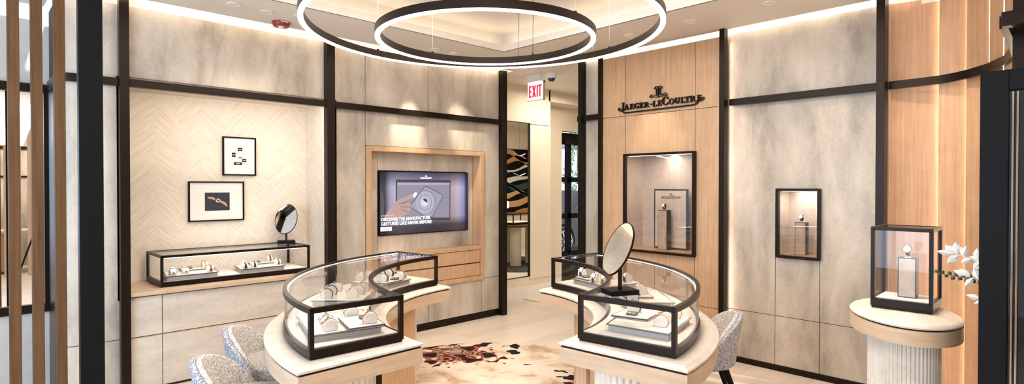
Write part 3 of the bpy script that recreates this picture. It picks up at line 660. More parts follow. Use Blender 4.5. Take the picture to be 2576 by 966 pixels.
# serif lettering
def serif_word(parent, boxes, plane, swoosh, eml, emr, m, th=.018, axis='X', k=1.0, mapf=None, name='lettering'):
    bm = B(); v0, v1 = plane, plane + th
    mf = mapf or (lambda u, z: (u, z))
    def P_(pts): wallpoly(bm, [mf(*q) for q in pts], axis, v0, v1)
    for ch, ul, ur, zb, zt in boxes:
        Wd, H = ur - ul, zt - zb
        def g(u, v): return (ul + u * Wd, zb + v * H)
        def rc(u0, u1, a, b2): P_([g(u0, a), g(u1, a), g(u1, b2), g(u0, b2)])
        def ringc(cu, cv, ru, rv, iu, iv, a0, a1, sh=0):
            n = 22; out = []; inn = []
            for i in range(n + 1):
                a = R(a0 + (a1 - a0) * i / n); out.append((cu + ru * math.cos(a), cv + rv * math.sin(a))); inn.append((cu + sh + iu * math.cos(a), cv + iv * math.sin(a)))
            for i in range(n): P_([g(*out[i]), g(*out[i + 1]), g(*inn[i + 1]), g(*inn[i])])
        sf = .07
        if ch == 'J': rc(.05, .75, 1 - sf, 1); rc(.27, .60, .30, 1); ringc(.18, .30, .42, .30, .12, .14, -100, 0)
        elif ch == 'A':
            P_([g(.42, 1), g(.60, 1), g(.98, 0), g(.68, 0)]); P_([g(.40, 1), g(.50, 1), g(.20, 0), g(.08, 0)]); rc(.25, .72, .30, .39); rc(-.02, .32, 0, sf); rc(.58, 1.06, 0, sf)
        elif ch == 'E':
            rc(.16, .44, 0, 1); rc(0, .92, 0, sf + .03); rc(0, .88, 1 - sf - .03, 1); rc(.4, .70, .46, .55); rc(.64, .72, .36, .66); rc(.80, .88, .72, 1); rc(.84, .93, 0, .30)
        elif ch == 'L': rc(.16, .44, 0, 1); rc(0, .62, 1 - sf, 1); rc(0, .96, 0, sf + .03); rc(.86, .96, 0, .34)
        elif ch == 'T': rc(.36, .66, 0, 1); rc(.18, .84, 0, sf); rc(0, 1, 1 - sf - .04, 1); rc(0, .09, .70, 1); rc(.91, 1, .70, 1)
        elif ch == 'R':
            rc(.10, .34, 0, 1); rc(0, .46, 0, sf); rc(0, .4, 1 - sf, 1); rc(.3, .48, .92, 1); rc(.3, .48, .44, .52); ringc(.46, .72, .34, .28, .14, .20, -90, 90); P_([g(.42, .47), g(.66, .47), g(1.04, 0), g(.74, 0)])
        elif ch == 'O': ringc(.5, .5, .5, .52, .26, .44, 0, 360)
        elif ch in 'CG':
            ringc(.54, .5, .54, .52, .27, .43, 42, 318, .03); rc(.86, .94, .68, .98)
            if ch == 'G': rc(.66, .92, 0.08, .44); rc(.58, 1.0, .40, .47)
            else: rc(.86, .94, .04, .30)
        elif ch == 'U': rc(.12, .38, .34, 1); rc(0, .5, 1 - sf, 1); rc(.74, .86, .34, 1); rc(.62, .98, 1 - sf, 1); ringc(.49, .36, .37, .38, .11, .24, 180, 360)
        elif ch == '-': rc(0, 1, 0, 1)
    if swoosh:
        n = len(swoosh); ws = [.006 * k if (i < 9 or i > n - 8) else .013 * k for i in range(n)]
        ws[4] = .012 * k; ws[14] = .012 * k
        stroke(bm, [mf(*q) for q in swoosh], ws, axis, v0, v1)
        for q in (eml, emr): stroke(bm, [mf(*w) for w in q], .0048 * k, axis, v0, v1)
    return obj(name, bm, m, parent, world=True)
LB = [('J', 3.376, 3.334, 2.299, 2.385), ('A', 3.343, 3.29, 2.311, 2.365), ('E', 3.28, 3.232, 2.312, 2.365), ('G', 3.227, 3.172, 2.312, 2.365), ('E', 3.168, 3.119, 2.313, 2.365), ('R', 3.114, 3.056, 2.313, 2.365),
      ('-', 3.05, 3.024, 2.334, 2.344), ('L', 3.019, 2.973, 2.312, 2.366), ('E', 2.968, 2.919, 2.314, 2.366), ('C', 2.917, 2.849, 2.314, 2.393), ('O', 2.844, 2.789, 2.315, 2.370), ('U', 2.785, 2.73, 2.316, 2.370),
      ('L', 2.724, 2.68, 2.315, 2.369), ('T', 2.682, 2.631, 2.315, 2.370), ('R', 2.629, 2.572, 2.316, 2.371), ('E', 2.562, 2.516, 2.318, 2.372)]
EML = [(2.960, 2.400), (2.960, 2.493), (2.968, 2.499), (2.987, 2.499), (3.001, 2.480), (2.979, 2.480), (2.979, 2.417), (3.036, 2.428), (3.052, 2.407), (3.029, 2.400), (3.022, 2.410), (2.991, 2.401), (2.960, 2.399)]
EMR = [(2.955, 2.400), (2.955, 2.493), (2.947, 2.499), (2.929, 2.499), (2.914, 2.480), (2.936, 2.480), (2.936, 2.417), (2.880, 2.430), (2.863, 2.409), (2.884, 2.401), (2.892, 2.411), (2.924, 2.402), (2.955, 2.399)]
SWO = [(3.343, 2.320), (3.352, 2.308), (3.370, 2.303), (3.395, 2.305), (3.415, 2.320), (3.412, 2.336), (3.396, 2.333), (3.380, 2.315), (3.365, 2.295), (3.345, 2.284), (3.315, 2.281), (2.60, 2.287), (2.572, 2.293), (2.552, 2.310), (2.534, 2.330), (2.512, 2.346), (2.494, 2.344), (2.496, 2.328), (2.515, 2.319), (2.540, 2.318), (2.58, 2.320)]
lg = thing('logo_sign', 'dark raised serif watchmaker name with an anchor emblem on the oak wall', 'sign', (XW, 2.95, 2.28))
serif_word(lg, LB, XW - .020, SWO, EML, EMR, BRONZE, th=.0198)

# the same name small at the top of the television picture
serif_word(tv, LB, tz, SWO, EML, EMR, SW, th=.0005, axis='Y', k=.26, mapf=lambda u, z: (3.70 - (u - 2.955) * .17, 1.640 + (z - 2.33) * .17), name='screen_lettering')
# watch builders
def watch_geo(parent, strap, case, dial, r=.031, w=.016, rc=.017, ang=50, world_m=None, zc=.020):
    """a watch strapped round a bolster whose axis is local x, centre at height zc"""
    bm = B(); n = 26; a0, a1 = -28, 208
    ring_ = []
    for i in range(n + 1):
        a = R(a0 + (a1 - a0) * i / n); k = 1.
        for dx, dr in ((-w / 2, 0), (w / 2, 0), (w / 2, .0025), (-w / 2, .0025)):
            pass
        ring_.append([(dx, (r + dr) * math.cos(a), zc + (r + dr) * math.sin(a)) for dx, dr in ((-w / 2, .0006), (w / 2, .0006), (w / 2, .003), (-w / 2, .003))])
    loft(bm, ring_); obj('strap', bm, STRAPS[strap], parent)
    M = Matrix.Translation((0, 0, zc)) @ Matrix.Rotation(R(-(90 - ang)), 4, 'X') @ Matrix.Translation((0, 0, r + .002))
    bm = B(); lathe(bm, [(.001, 0), (rc * .9, 0), (rc, .003), (rc, .006), (rc * .86, .0085), (rc * .80, .0075), (.001, .0075)], 24)
    for sx in (-1, 1):
        for sy in (-1, 1): box(bm, sx * .006 - .0022 + sx * .002, sx * .006 + .0022 + sx * .002, sy * rc * .8, sy * (rc + .006), .001, .005)
    cyl(bm, (0, 0), .001, .003, .0031, 6)
    box(bm, rc - .001, rc + .004, -.0022, .0022, .002, .006)
    bm.transform(M); obj('watch_case', bm, case, parent, smooth=True)
    bm = B(); cyl(bm, (0, 0), rc * .8, .0076, .0080, 24); bm.transform(M); obj('dial', bm, dial, parent)
def make_cushion(strength=1.):
    bm = B(); n = 28; r, zc, hl = .031, .020, .021
    prof = [(r * math.cos(R(a)), zc + r * math.sin(R(a))) for a in [-40 + 260 * i / n for i in range(n + 1)]]
    def sc(k): return [(y * k, (z - zc) * k + zc) for y, z in prof]
    loft(bm, [[(-hl, y, z) for y, z in sc(.93)], [(-hl + .003, y, z) for y, z in prof], [(hl - .003, y, z) for y, z in prof], [(hl, y, z) for y, z in sc(.93)]])
    return bm
cush0 = None; WPROTO = {}
CASES = {'gold': GOLD, 'steel': CHROME}; DIALS = {'silver': DIAL, 'black': DIALK}
def cushion_watch(x, y, z, rz, strap, case, dial, lab, place, sc=1.0):
    """one bolster and the watch strapped to it"""
    global cush0
    if cush0 is None:
        cush0 = obj('watch_cushion', make_cushion(), CUSH, smooth=True); c = cush0
    else: c = cush0.copy(); COL.objects.link(c)
    c.matrix_basis = Matrix.Translation((x, y, z)) @ Matrix.Rotation(rz, 4, 'Z') @ Matrix.Scale(sc, 4)
    setp(c, 'cream watch cushion, ' + place, 'watch cushion', 'cream watch cushions')
    key = (strap, case, dial)
    if key not in WPROTO:
        w = thing('wristwatch', lab, 'watch', (x, y, z), rz); watch_geo(w, strap, CASES[case], DIALS[dial]); WPROTO[key] = w
    else: w = dup(WPROTO[key], (x, y, z), rz, lab)
    w['group'] = 'wristwatches on cushions'
    w.matrix_basis = Matrix.Translation((x, y, z)) @ Matrix.Rotation(rz, 4, 'Z') @ Matrix.Scale(sc, 4)
def tray(pts, z, h, lab, group='display trays in the glass cases', rim=True):
    """pts: four plan corners; a grey sided slab with a dark bevelled edge and a suede top"""
    cx = sum(q[0] for q in pts) / 4; cy_ = sum(q[1] for q in pts) / 4
    t = thing('display_tray', lab, 'tray', (cx, cy_, z), 0, group)
    def sc(k): return [((q[0] - cx) * k, (q[1] - cy_) * k) for q in pts]
    bm = B(); prism(bm, sc(.93), 0, h - .006); obj('tray_base', bm, TRAYSIDE, t)
    bm = B(); loft(bm, [[(x, y, h - .006) for x, y in sc(.955)], [(x, y, h - .001) for x, y in sc(1.)], [(x, y, h) for x, y in sc(.995)]]); obj('tray_edge', bm, EDGE, t)
    bm = B(); prism(bm, sc(.93), h - .0005, h + .0012); obj('suede_top', bm, SUEDE, t)
    return t

# wall vitrines
def vitrine(name, y0, y1, z0, z1, front, depth, lab, mframe=.022):
    t = thing(name, lab, 'wall vitrine', (front, (y0 + y1) / 2, z0))
    bm = B(); w = mframe
    for q in ((y0, y0 + w, z0, z1), (y1 - w, y1, z0, z1), (y0 + w, y1 - w, z0, z0 + w), (y0 + w, y1 - w, z1 - w, z1)): box(bm, front, front + .045, *q)
    obj('bronze_frame', bm, BRONZE, t, world=True, bevel=.002, seg=1)
    b0, b1 = front + .045, front + depth
    bm = B(); a0, a1, c0, c1 = y0 + w * .6, y1 - w * .6, z0 + w * .6, z1 - w * .6
    box(bm, b1, b1 + .01, a0, a1, c0, c1); obj('back_panel', bm, SUEDE, t, world=True)
    bm = B(); box(bm, b0, b1, a0 - .01, a0, c0, c1); box(bm, b0, b1, a1, a1 + .01, c0, c1); box(bm, b0, b1, a0, a1, c1, c1 + .01); obj('side_panel', bm, SUEDE, t, world=True)
    bm = B(); box(bm, b0, b1, a0, a1, c0 - .01, c0 + .012); obj('shelf', bm, OAK, t, world=True)
    bbox_obj('pane', (front + .012, front + .016, y0 + w, y1 - w, z0 + w, z1 - w), GLASSV, t, world=True)
    bbox_obj('light_strip', (b0 + .01, b0 + .02, a0 + .02, a1 - .02, c1 - .012, c1 - .004), CASELED, t, world=True)
    lamp('vitrine_light', 'AREA', (b0 + .06, (y0 + y1) / 2, c1 - .015), 2.4 * (y1 - y0), (1, .88, .80), (b0 + .12, (y0 + y1) / 2, z0), shape='RECTANGLE', size=.05, size_y=(y1 - y0) * .8)
    return t
v1 = vitrine('wall_vitrine', 2.567, 3.335, .905, 1.868, 4.782, .34, 'large black framed wall vitrine in the oak panel under the logo')
v2 = vitrine('wall_vitrine', 1.560, 1.903, .955, 1.530, 4.915, .26, 'small black framed wall vitrine in the taupe wall at right')
def watch_stand(x, y, z, w, d, h, rz, lab, wlab, strap, case, dial, yawf=0):
    t = thing('display_plinth', lab, 'display plinth', (x, y, z), rz)
    bm = B(); box(bm, -d / 2, d / 2, -w / 2, w / 2, 0, h); obj('plinth_body', bm, EDGE, t)
    bm = B(); box(bm, -d / 2 - .002, -d / 2, -w / 2 + .005, w / 2 - .005, .005, h - .005); obj('front_face', bm, CHAMP, t)
    c = thing('wristwatch', wlab, 'watch', (x, y, z + h), rz)
    bm = B(); box(bm, -.012, .012, -.014, .014, 0, .003); tube(bm, [(0, 0, .002), (.004, 0, .012), (0, 0, .022)], .0018, 6); obj('clip_stand', bm, CHROME, c)
    # closed strap loop standing on edge
    bm = B(); n = 30; rx_, rz_, zc = .021, .024, .036
    loops = []
    for i in range(n):
        a = 2 * PI * i / n
        loops.append([(math.cos(a) * (rx_ + dr), dy, zc + math.sin(a) * (rz_ + dr)) for dy, dr in ((-.008, 0), (.008, 0), (.008, .0028), (-.008, .0028))])
    loops.append(loops[0]); loft(bm, loops, cap=False); obj('strap', bm, STRAPS[strap], c)
    M = Matrix.Translation((-rx_ - .001, 0, zc + .008)) @ Matrix.Rotation(R(-72), 4, 'Y')
    bm = B(); lathe(bm, [(.001, 0), (.0165, 0), (.0195, .003), (.0195, .007), (.017, .0095), (.016, .0085), (.001, .0085)], 26); box(bm, -.0025, .0025, -.024, -.018, .002, .007)
    bm.transform(M); obj('watch_case', bm, CASES[case], c, smooth=True)
    bm = B(); cyl(bm, (0, 0), .016, .0086, .0090, 26); bm.transform(M); obj('dial', bm, DIALS[dial], c)
    bm = B(); box(bm, -.0006, .0006, -.0005, .010, .0091, .0095); box(bm, -.007, .0005, -.0006, .0006, .0091, .0095); bm.transform(M); obj('hands', bm, BLACK, c)
    return t
# backboard with the name in the large vitrine
bd = thing('name_board', 'suede name board with a dark edge standing in the large wall vitrine', 'board', (5.03, 2.95, .93))
bbox_obj('board_edge', (5.035, 5.055, 2.770, 3.135, .932, 1.52), EDGE, bd, world=True)
bbox_obj('board_face', (5.032, 5.035, 2.785, 3.120, .947, 1.505), SUEDE, bd, world=True)
kk = .232
serif_word(bd, LB, 5.0305, SWO, EML, EMR, BRONZE, th=.0015, k=.30, mapf=lambda u, z: (2.945 + (u - 2.955) * kk, 1.44 + (z - 2.33) * kk))
watch_stand(4.955, 2.972, .9305, .100, .07, .385, 0, 'tall champagne plinth holding a watch in the large wall vitrine', 'rose gold watch on a dark strap on the tall plinth of the large wall vitrine', 'brown', 'gold', 'silver')
watch_stand(5.03, 1.735, .981, .088, .06, .27, 0, 'champagne plinth holding a watch in the small wall vitrine', 'steel watch on a black strap on the plinth of the small wall vitrine', 'black', 'steel', 'silver')

# framed pictures in the niche
def picture(x0, x1, z0, z1, lab):
    t = thing('framed_picture', lab, 'picture', ((x0 + x1) / 2, 5.60, z0))
    y0, y1 = 5.596, 5.619; w = .012
    bm = B()
    for q in ((x0, x0 + w, z0, z1), (x1 - w, x1, z0, z1)): box(bm, q[0], q[1], y0, y1, q[2], q[3])
    for q in ((z0, z0 + w), (z1 - w, z1)): box(bm, x0 + w, x1 - w, y0, y1, q[0], q[1])
    obj('frame', bm, BLACK, t, world=True)
    bbox_obj('mat_board', (x0 + w, x1 - w, 5.606, 5.612, z0 + w, z1 - w), mat('mat_board', (.80, .75, .70), .8), t, world=True)
    return t
PIC = lambda n, c: mat(n, c, .6)
pt = picture(1.760, 2.056, 1.648, 2.005, 'upper framed picture in the niche with small dark photographs on white')
bbox_obj('sheet', (1.840, 1.972, 5.605, 5.606, 1.745, 1.908), PIC('pale_sheet', (.70, .66, .63)), pt, world=True)
for a, b2, c, dd in ((1.893, 1.932, 1.877, 1.906), (1.841, 1.872, 1.819, 1.859), (1.932, 1.968, 1.774, 1.804), (1.859, 1.929, 1.746, 1.771)):
    bbox_obj('photograph', (a, b2, 5.604, 5.605, c, dd), BLACK, pt, world=True)
    bm = B(); wallpoly(bm, [((a + b2) / 2 + .3 * (b2 - a) * math.cos(u), (c + dd) / 2 + .16 * (dd - c) * math.sin(u)) for u in [2 * PI * i / 10 for i in range(10)]], 'Y', 5.6035, 5.604)
    obj('photograph_image', bm, PIC('pale_ink', (.55, .53, .50)), pt, world=True)
bbox_obj('photograph', (1.900, 1.928, 5.604, 5.605, 1.808, 1.822), PIC('brown_print', (.30, .18, .12)), pt, world=True)
pb = picture(1.476, 1.946, 1.232, 1.592, 'lower framed picture in the niche showing a gold bracelet watch on dark blue')
bbox_obj('photograph', (1.610, 1.819, 5.604, 5.606, 1.327, 1.491), PIC('night_blue', (.018, .022, .040)), pb, world=True)
bm = B()
stroke(bm, [(1.633, 1.448), (1.650, 1.443), (1.675, 1.440), (1.695, 1.428)], [.010, .018, .020, .014], 'Y', 5.602, 5.604)
stroke(bm, [(1.735, 1.412), (1.755, 1.403), (1.775, 1.392), (1.797, 1.366)], [.014, .020, .022, .012], 'Y', 5.602, 5.604)
obj('bracelet_image', bm, PIC('gold_print', (.50, .30, .14)), pb, world=True)
bm = B(); wallpoly(bm, [(1.716, 1.440), (1.740, 1.424), (1.722, 1.398), (1.697, 1.414)], 'Y', 5.601, 5.6035); obj('dial_image', bm, PIC('white_print', (.7, .68, .66)), pb, world=True)
bm = B(); wallpoly(bm, [(1.7165, 1.430), (1.729, 1.422), (1.7205, 1.408), (1.708, 1.416)], 'Y', 5.6005, 5.601); obj('dial_image', bm, BLACK, pb, world=True)

# ================================================================== GLASS CASES
def box_case(t, x0, x1, y0, y1, z0, z1, base=.045, w=.020, rear_open=False, inset=.004):
    bm = B(); box(bm, x0 + inset, x1 - inset, y0 + inset, y1 - inset, z0, z0 + .012); box(bm, x0, x1, y0, y1, z0 + .012, z0 + base); obj('base_frame', bm, BRONZE, t, bevel=.0015, seg=1)
    bm = B(); box(bm, x0 + w, x1 - w, y0 + w, y1 - w, z0 + base, z0 + base + .004); obj('deck', bm, SUEDE, t)
    bm = B()
    for px in (x0, x1 - w):
        for py in (y0, y1 - w): box(bm, px, px + w, py, py + w, z0 + base, z1 - w)
    for py in (y0, y1 - w): box(bm, x0, x1, py, py + w, z1 - w, z1)
    for px in (x0, x1 - w): box(bm, px, px + w, y0 + w, y1 - w, z1 - w, z1)
    obj('bronze_frame', bm, BRONZE, t, bevel=.001, seg=1)
    g = .004; zz0, zz1 = z0 + base, z1 - w
    for q in ((x0 + w, x1 - w, y0 + .006, y0 + .006 + g), (x0 + w, x1 - w, y1 - .006 - g, y1 - .006), (x0 + .006, x0 + .006 + g, y0 + w, y1 - w), (x1 - .006 - g, x1 - .006, y0 + w, y1 - w)):
        bbox_obj('side_pane', (q[0], q[1], q[2], q[3], zz0, zz1), GLASS, t)
    bbox_obj('top_pane', (x0 + w, x1 - w, y0 + w, y1 - w, z1 - .007, z1 - .002), GLASS, t)
wc = thing('wall_display_case', 'long low black framed glass case on the niche ledge under the pictures', 'display case', (0, 0, .755))
box_case(wc, 1.150, 2.360, 5.115, 5.585, 0, .250, base=.040)
bm = B(); box(bm, 1.18, 2.33, 5.137, 5.145, .224, .229); obj('light_strip', bm, CASELED, wc)
lamp('case_light', 'AREA', (1.755, 5.16, .975), 1.2, (1, .96, .92), (1.755, 5.35, .80), shape='RECTANGLE', size=1.1, size_y=.015)
for s_, (x0, lab) in enumerate(((1.185, 'left'), (1.745, 'right'))):
    tray([(x0, 5.140), (x0 + .40, 5.140), (x0 + .44, 5.44), (x0 + .05, 5.44)], .8, .034, f'large pale tray in the {lab} half of the wall display case')
    tray([(x0 + .16, 5.32), (x0 + .42, 5.32), (x0 + .44, 5.50), (x0 + .18, 5.50)], .8355, .012, f'small raised tray in the {lab} half of the wall display case')
wl = [(1.250, 5.19, 'steel', 'steel', 'silver', 0), (1.345, 5.21, 'steel', 'steel', 'silver', 0), (1.530, 5.20, 'brown', 'gold', 'silver', 0), (1.545, 5.40, 'tan', 'gold', 'silver', 1),
      (1.800, 5.18, 'black', 'steel', 'silver', 0), (1.885, 5.20, 'black', 'gold', 'silver', 0), (2.105, 5.23, 'brown', 'steel', 'silver', 0), (2.105, 5.42, 'brown', 'gold', 'silver', 1)]
wn = ['leftmost on lower left tray, wall case', 'second on lower left tray, wall case', 'right end of lower left tray, wall case', 'on the raised tray of the wall case, left half',
      'leftmost on lower right tray, wall case', 'second on lower right tray, wall case', 'right end of lower right tray, wall case', 'on the raised tray of the wall case, right half']
for (x, y, st, ca, di, up), pl in zip(wl, wn):
    cushion_watch(x, y, .8355 + up * .0134, 0, st, ca, di, f'{ca} watch, {st} {"bracelet" if st == "steel" else "strap"}, {pl}', pl, 1.0)
def info_card(x, y, z, rz, lab):
    t = thing('info_card', lab, 'card', (x, y, z), rz, 'dark info cards beside the watches')
    bm = B(); loft(bm, [[(-.028, -.018, 0), (.028, -.018, 0), (.028, .018, 0), (-.028, .018, 0)], [(-.028, -.018, .006), (.028, -.018, .006), (.028, .018, .016), (-.028, .018, .016)]])
    obj('block', bm, EDGE, t)
    bm = B()
    for a, b2, c, dd in ((-.022, -.004, -.008, .008), (.002, .02, -.010, -.006), (.002, .02, -.002, .002), (.002, .016, .006, .010)):
        loft(bm, [[(a, c, .006 + (c + .018) * .2778 + .0003), (b2, c, .006 + (c + .018) * .2778 + .0003), (b2, dd, .006 + (dd + .018) * .2778 + .0003), (a, dd, .006 + (dd + .018) * .2778 + .0003)],
                  [(a, c, .006 + (c + .018) * .2778 + .0008), (b2, c, .006 + (c + .018) * .2778 + .0008), (b2, dd, .006 + (dd + .018) * .2778 + .0008), (a, dd, .006 + (dd + .018) * .2778 + .0008)]])
    obj('print', bm, TRAYSIDE, t)
info_card(1.42, 5.40, .8489, 0, 'dark info card on the raised tray, left half of the wall case')
info_card(1.985, 5.40, .8489, 0, 'dark info card on the raised tray, right half of the wall case')

def oval_mirror(base, rz_base, yaw, pitch, zc, lab, h=.289, off=(0, 0)):
    t = thing('table_mirror', lab, 'mirror', base, rz_base)
    bm = B()
    for k in range(4): box(bm, -.078, .078, -.06, .06, .001 + k * .0065, .0058 + k * .0065)
    box(bm, -.073, .073, -.055, .055, 0, .026); obj('base', bm, BLACK, t)
    hz = zc - base[2]
    bm = B(); box(bm, -.009, .009, -.006, .006, .026, hz - .02); tube(bm, [(0, 0, hz - .03), (off[0] * .5, off[1] * .5, hz - .01), (off[0] * .8, off[1] * .8, hz)], .006, 8); obj('stem', bm, BRONZE, t)
    nn = (R0 * math.sin(yaw) * math.cos(pitch) - F0 * math.cos(yaw) * math.cos(pitch) + Vector((0, 0, 1)) * math.sin(pitch)).normalized()
    nn = (Matrix.Rotation(-rz_base, 3, 'Z') @ nn)
    hx = Vector((0, 0, 1)).cross(nn).normalized(); vy = nn.cross(hx)
    c = Vector((off[0], off[1], hz)); n = 56
    def el(k, d): return [c + nn * d + hx * (h * .35 * math.cos(2 * PI * i / n) + (0)) * k + vy * (h * .5 * math.sin(2 * PI * i / n)) * k for i in range(n)]
    bm = B(); loft(bm, [el(.97, -.010), el(1.0, -.007), el(1.0, .003), el(.972, .0035), el(.965, .0012)]); obj('rim', bm, BRONZE, t, smooth=True)
    bm = B(); loft(bm, [el(.964, .0014), el(.964, .0022)]); obj('mirror_glass', bm, MIRROR, t)
oval_mirror((2.275, 5.44, 1.005), R(-20), 0.0, .376, 1.235, 'oval table mirror standing on the long wall display case', h=.30)

# crescent counters, built in the salon's own axes: local x = right, local y = away
def crescent(side):
    cx, cy_ = (.367, 3.73) if side == 'left' else (-.568, 3.634)
    ca = 181.3 if side == 'left' else 1.3
    c = W(cx, cy_)
    base = thing('crescent_counter', f'{side} crescent counter of pale oak with a whitewashed top and fluted base', 'counter', c, AX)
    r0, r1, ha = (1.24, 1.727, 41.2) if side == 'left' else (1.155, 1.675, 39.9)
    def bd_(a, b2, h, n=40, da=0): return band((0, 0), a, b2, ca - h, ca + h, n)
    bm = B()
    prism(bm, bd_(r0 - 0.080, r1 + 0.095, ha + 2.9), .742, .752)
    loft(bm, [[(x, y, .752) for x, y in bd_(r0 - 0.080, r1 + 0.095, ha + 2.9)], [(x, y, .764) for x, y in bd_(r0 - 0.050, r1 + 0.065, ha + 2.0)]])
    obj('table_top', bm, MARBLE, base)
    bm = B(); prism(bm, bd_(r0 - 0.065, r1 + 0.080, ha + 2.6), .730, .742); obj('shadow_gap', bm, BRONZE, base)
    bm = B(); prism(bm, bd_(r0 - 0.075, r1 + 0.090, ha + 2.8), .652, .731); obj('apron', bm, OAKP, base)
    ca0 = 180 if side == 'left' else 0; far = 1 if side == 'left' else -1
    # oak cabinet under the inner half, fluted drum towards the near end
    bm = B(); cb = (lambda a, b2, e: band((0, 0), a, b2, ca0 - far * 26.5 - far * e, ca0 + far * 19.5 + far * e, 30)); prism(bm, cb(r0 - .02, r0 + .23, 0), .05, .335); prism(bm, cb(r0 - .02, r0 + .23, 0), .350, .652)
    obj('cabinet', bm, OAK, base, bevel=.002, seg=1)
    bm = B(); prism(bm, cb(r0 - .01, r0 + .22, -.4), 0, .06); prism(bm, cb(r0 - .015, r0 + .225, -.2), .33, .355); obj('bronze_inlay', bm, BRONZE, base)
    for sgn in (-1, 1):
        near = sgn < 0
        am_ = ca0 + far * (31 if near else -31); rd = (1.47 if side == 'left' else 1.37) if near else 1.52
        q = (rd * math.cos(R(am_)), rd * math.sin(R(am_)))
        n = 132; bm = B()
        ring_ = []
        for z in (0, .652):
            ring_.append([(q[0] + (.155 + .004 * (1 if (i // 2) % 2 else -1)) * math.cos(2 * PI * i / n) * 1.15, q[1] + (.155 + .004 * (1 if (i // 2) % 2 else -1)) * math.sin(2 * PI * i / n), z) for i in range(n)])
        loft(bm, ring_); obj('fluted_drum', bm, FLUTE, base)
        aa = ca0 + far * ((23.5 if side == 'left' else 36) if near else -34); rl = r0 + .0 if near else r0 + .2
        q2 = (rl * math.cos(R(aa)), rl * math.sin(R(aa))); bm = B()
        M = Matrix.Translation((q2[0], q2[1], 0)) @ Matrix.Rotation(R(aa), 4, 'Z')
        box(bm, -.03, .03, -.022, .022, 0, .652); bm.transform(M); obj('leg', bm, OAK if side == 'right' else BRONZE, base)
    # glass case on top
    z0, z1, bs, w = 0, .237, .045, .022
    t = thing('crescent_display_case', f'{side} crescent shaped glass case with a black frame on the {side} counter', 'display case', (c.x, c.y, .764), AX)
    bm = B(); prism(bm, bd_(r0 + .006, r1 - .006, ha - .3), 0, .012); prism(bm, bd_(r0, r1, ha), .012, bs); obj('base_frame', bm, BRONZE, t, smooth=True)
    bm = B(); prism(bm, bd_(r0 + w, r1 - w, ha - .9), bs, bs + .004); obj('deck', bm, SUEDE, t)
    bm = B(); th = z1 - .026
    prism(bm, bd_(r1 - w, r1, ha), th, z1); prism(bm, bd_(r0, r0 + w, ha), th, z1)
    for sg in (-1, 1):
        a = ca + sg * ha; e = Vector((math.cos(R(a)), math.sin(R(a)))); tn = Vector((-e.y, e.x)) * (-sg)
        pts = [e * (r0 + .001), e * (r1 - .001), e * (r1 - .001) + tn * w, e * (r0 + .001) + tn * w]
        prism(bm, [(v.x, v.y) for v in pts], th + .0005, z1 - .0005)
        for rr in (r0, r1 - w):
            pts = [e * (rr + .0005), e * (rr + w - .0005), e * (rr + w - .0005) + tn * w, e * (rr + .0005) + tn * w]
            prism(bm, [(v.x, v.y) for v in pts], bs, th + .001)
    obj('bronze_frame', bm, BRONZE, t, smooth=True)
    g = .004
    for rr in (r1 - .008 - g, r0 + .008): 
        bm = B(); prism(bm, bd_(rr, rr + g, ha - .75, 64), bs, th); obj('side_pane', bm, GLASS, t, smooth=True)
    for sg in (-1, 1):
        a = ca + sg * ha; e = Vector((math.cos(R(a)), math.sin(R(a)))); tn = Vector((-e.y, e.x)) * (-sg)
        pts = [e * (r0 + w) + tn * .008, e * (r1 - w) + tn * .008, e * (r1 - w) + tn * (.008 + g), e * (r0 + w) + tn * (.008 + g)]
        bm = B(); prism(bm, [(v.x, v.y) for v in pts], bs, th); obj('side_pane', bm, GLASS, t)
    bm = B(); prism(bm, bd_(r0 + w, r1 - w, ha - .8, 48), z1 - .008, z1 - .003); obj('top_pane', bm, GLASS, t)
    bm = B(); prism(bm, bd_(r1 - w - .006, r1 - w - .001, ha - 1.2, 64), z1 - .018, z1 - .013); obj('light_strip', bm, CASELED, t)
    # three inner lamps give what the strip gives
    for k in (-28, 0, 28):
        aa = R(ca + k); q = c + (R0 * math.cos(aa) + F0 * math.sin(aa)) * (r1 - w - .02)
        lamp('case_light', 'AREA', (q.x, q.y, .98), .42, (1, .95, .90), tuple(c + (R0 * math.cos(aa) + F0 * math.sin(aa)) * 1.42 + Vector((0, 0, .80))), shape='RECTANGLE', size=.45, size_y=.012)
    return cx, cy_
crescent('left'); crescent('right')
def wq(pts): return [tuple(W(*q))[:2] for q in pts]
zd = .764 + .0495
ZL = zd + .034 + .0015; ZS = ZL + .012 + .0015
# left case: trays and watches (right, away) in the salon's axes
tray(wq([(-.945, 2.665), (-.640, 2.875), (-.850, 3.270), (-1.165, 3.085)]), zd, .034, 'near large tray in the left crescent case')
tray(wq([(-.785, 2.755), (-.632, 2.862), (-.765, 3.085), (-.910, 2.985)]), ZL, .012, 'small raised tray on the near tray of the left crescent case')
tray(wq([(-1.235, 3.50), (-.910, 3.50), (-.910, 3.90), (-1.235, 3.90)]), zd, .034, 'middle tray in the left crescent case')
tray(wq([(-1.195, 4.20), (-.910, 4.02), (-.758, 4.33), (-1.03, 4.53)]), zd, .034, 'far large tray in the left crescent case')
tray(wq([(-.975, 4.085), (-.895, 4.045), (-.800, 4.22), (-.900, 4.285)]), ZL, .012, 'small raised tray on the far tray of the left crescent case')
def cw(r, f, z, deg, st, ca, di, pl, sc=1.1):
    q = W(r, f); cushion_watch(q.x, q.y, z, AX + R(deg), st, ca, di, f'{ca} watch, {st} {"bracelet" if st == "steel" else "strap"}, {pl}', pl, sc)
def info(r, f, z, deg, lab):
    q = W(r, f); info_card(q.x, q.y, z, AX + R(deg), lab)
L1 = 'left crescent case'
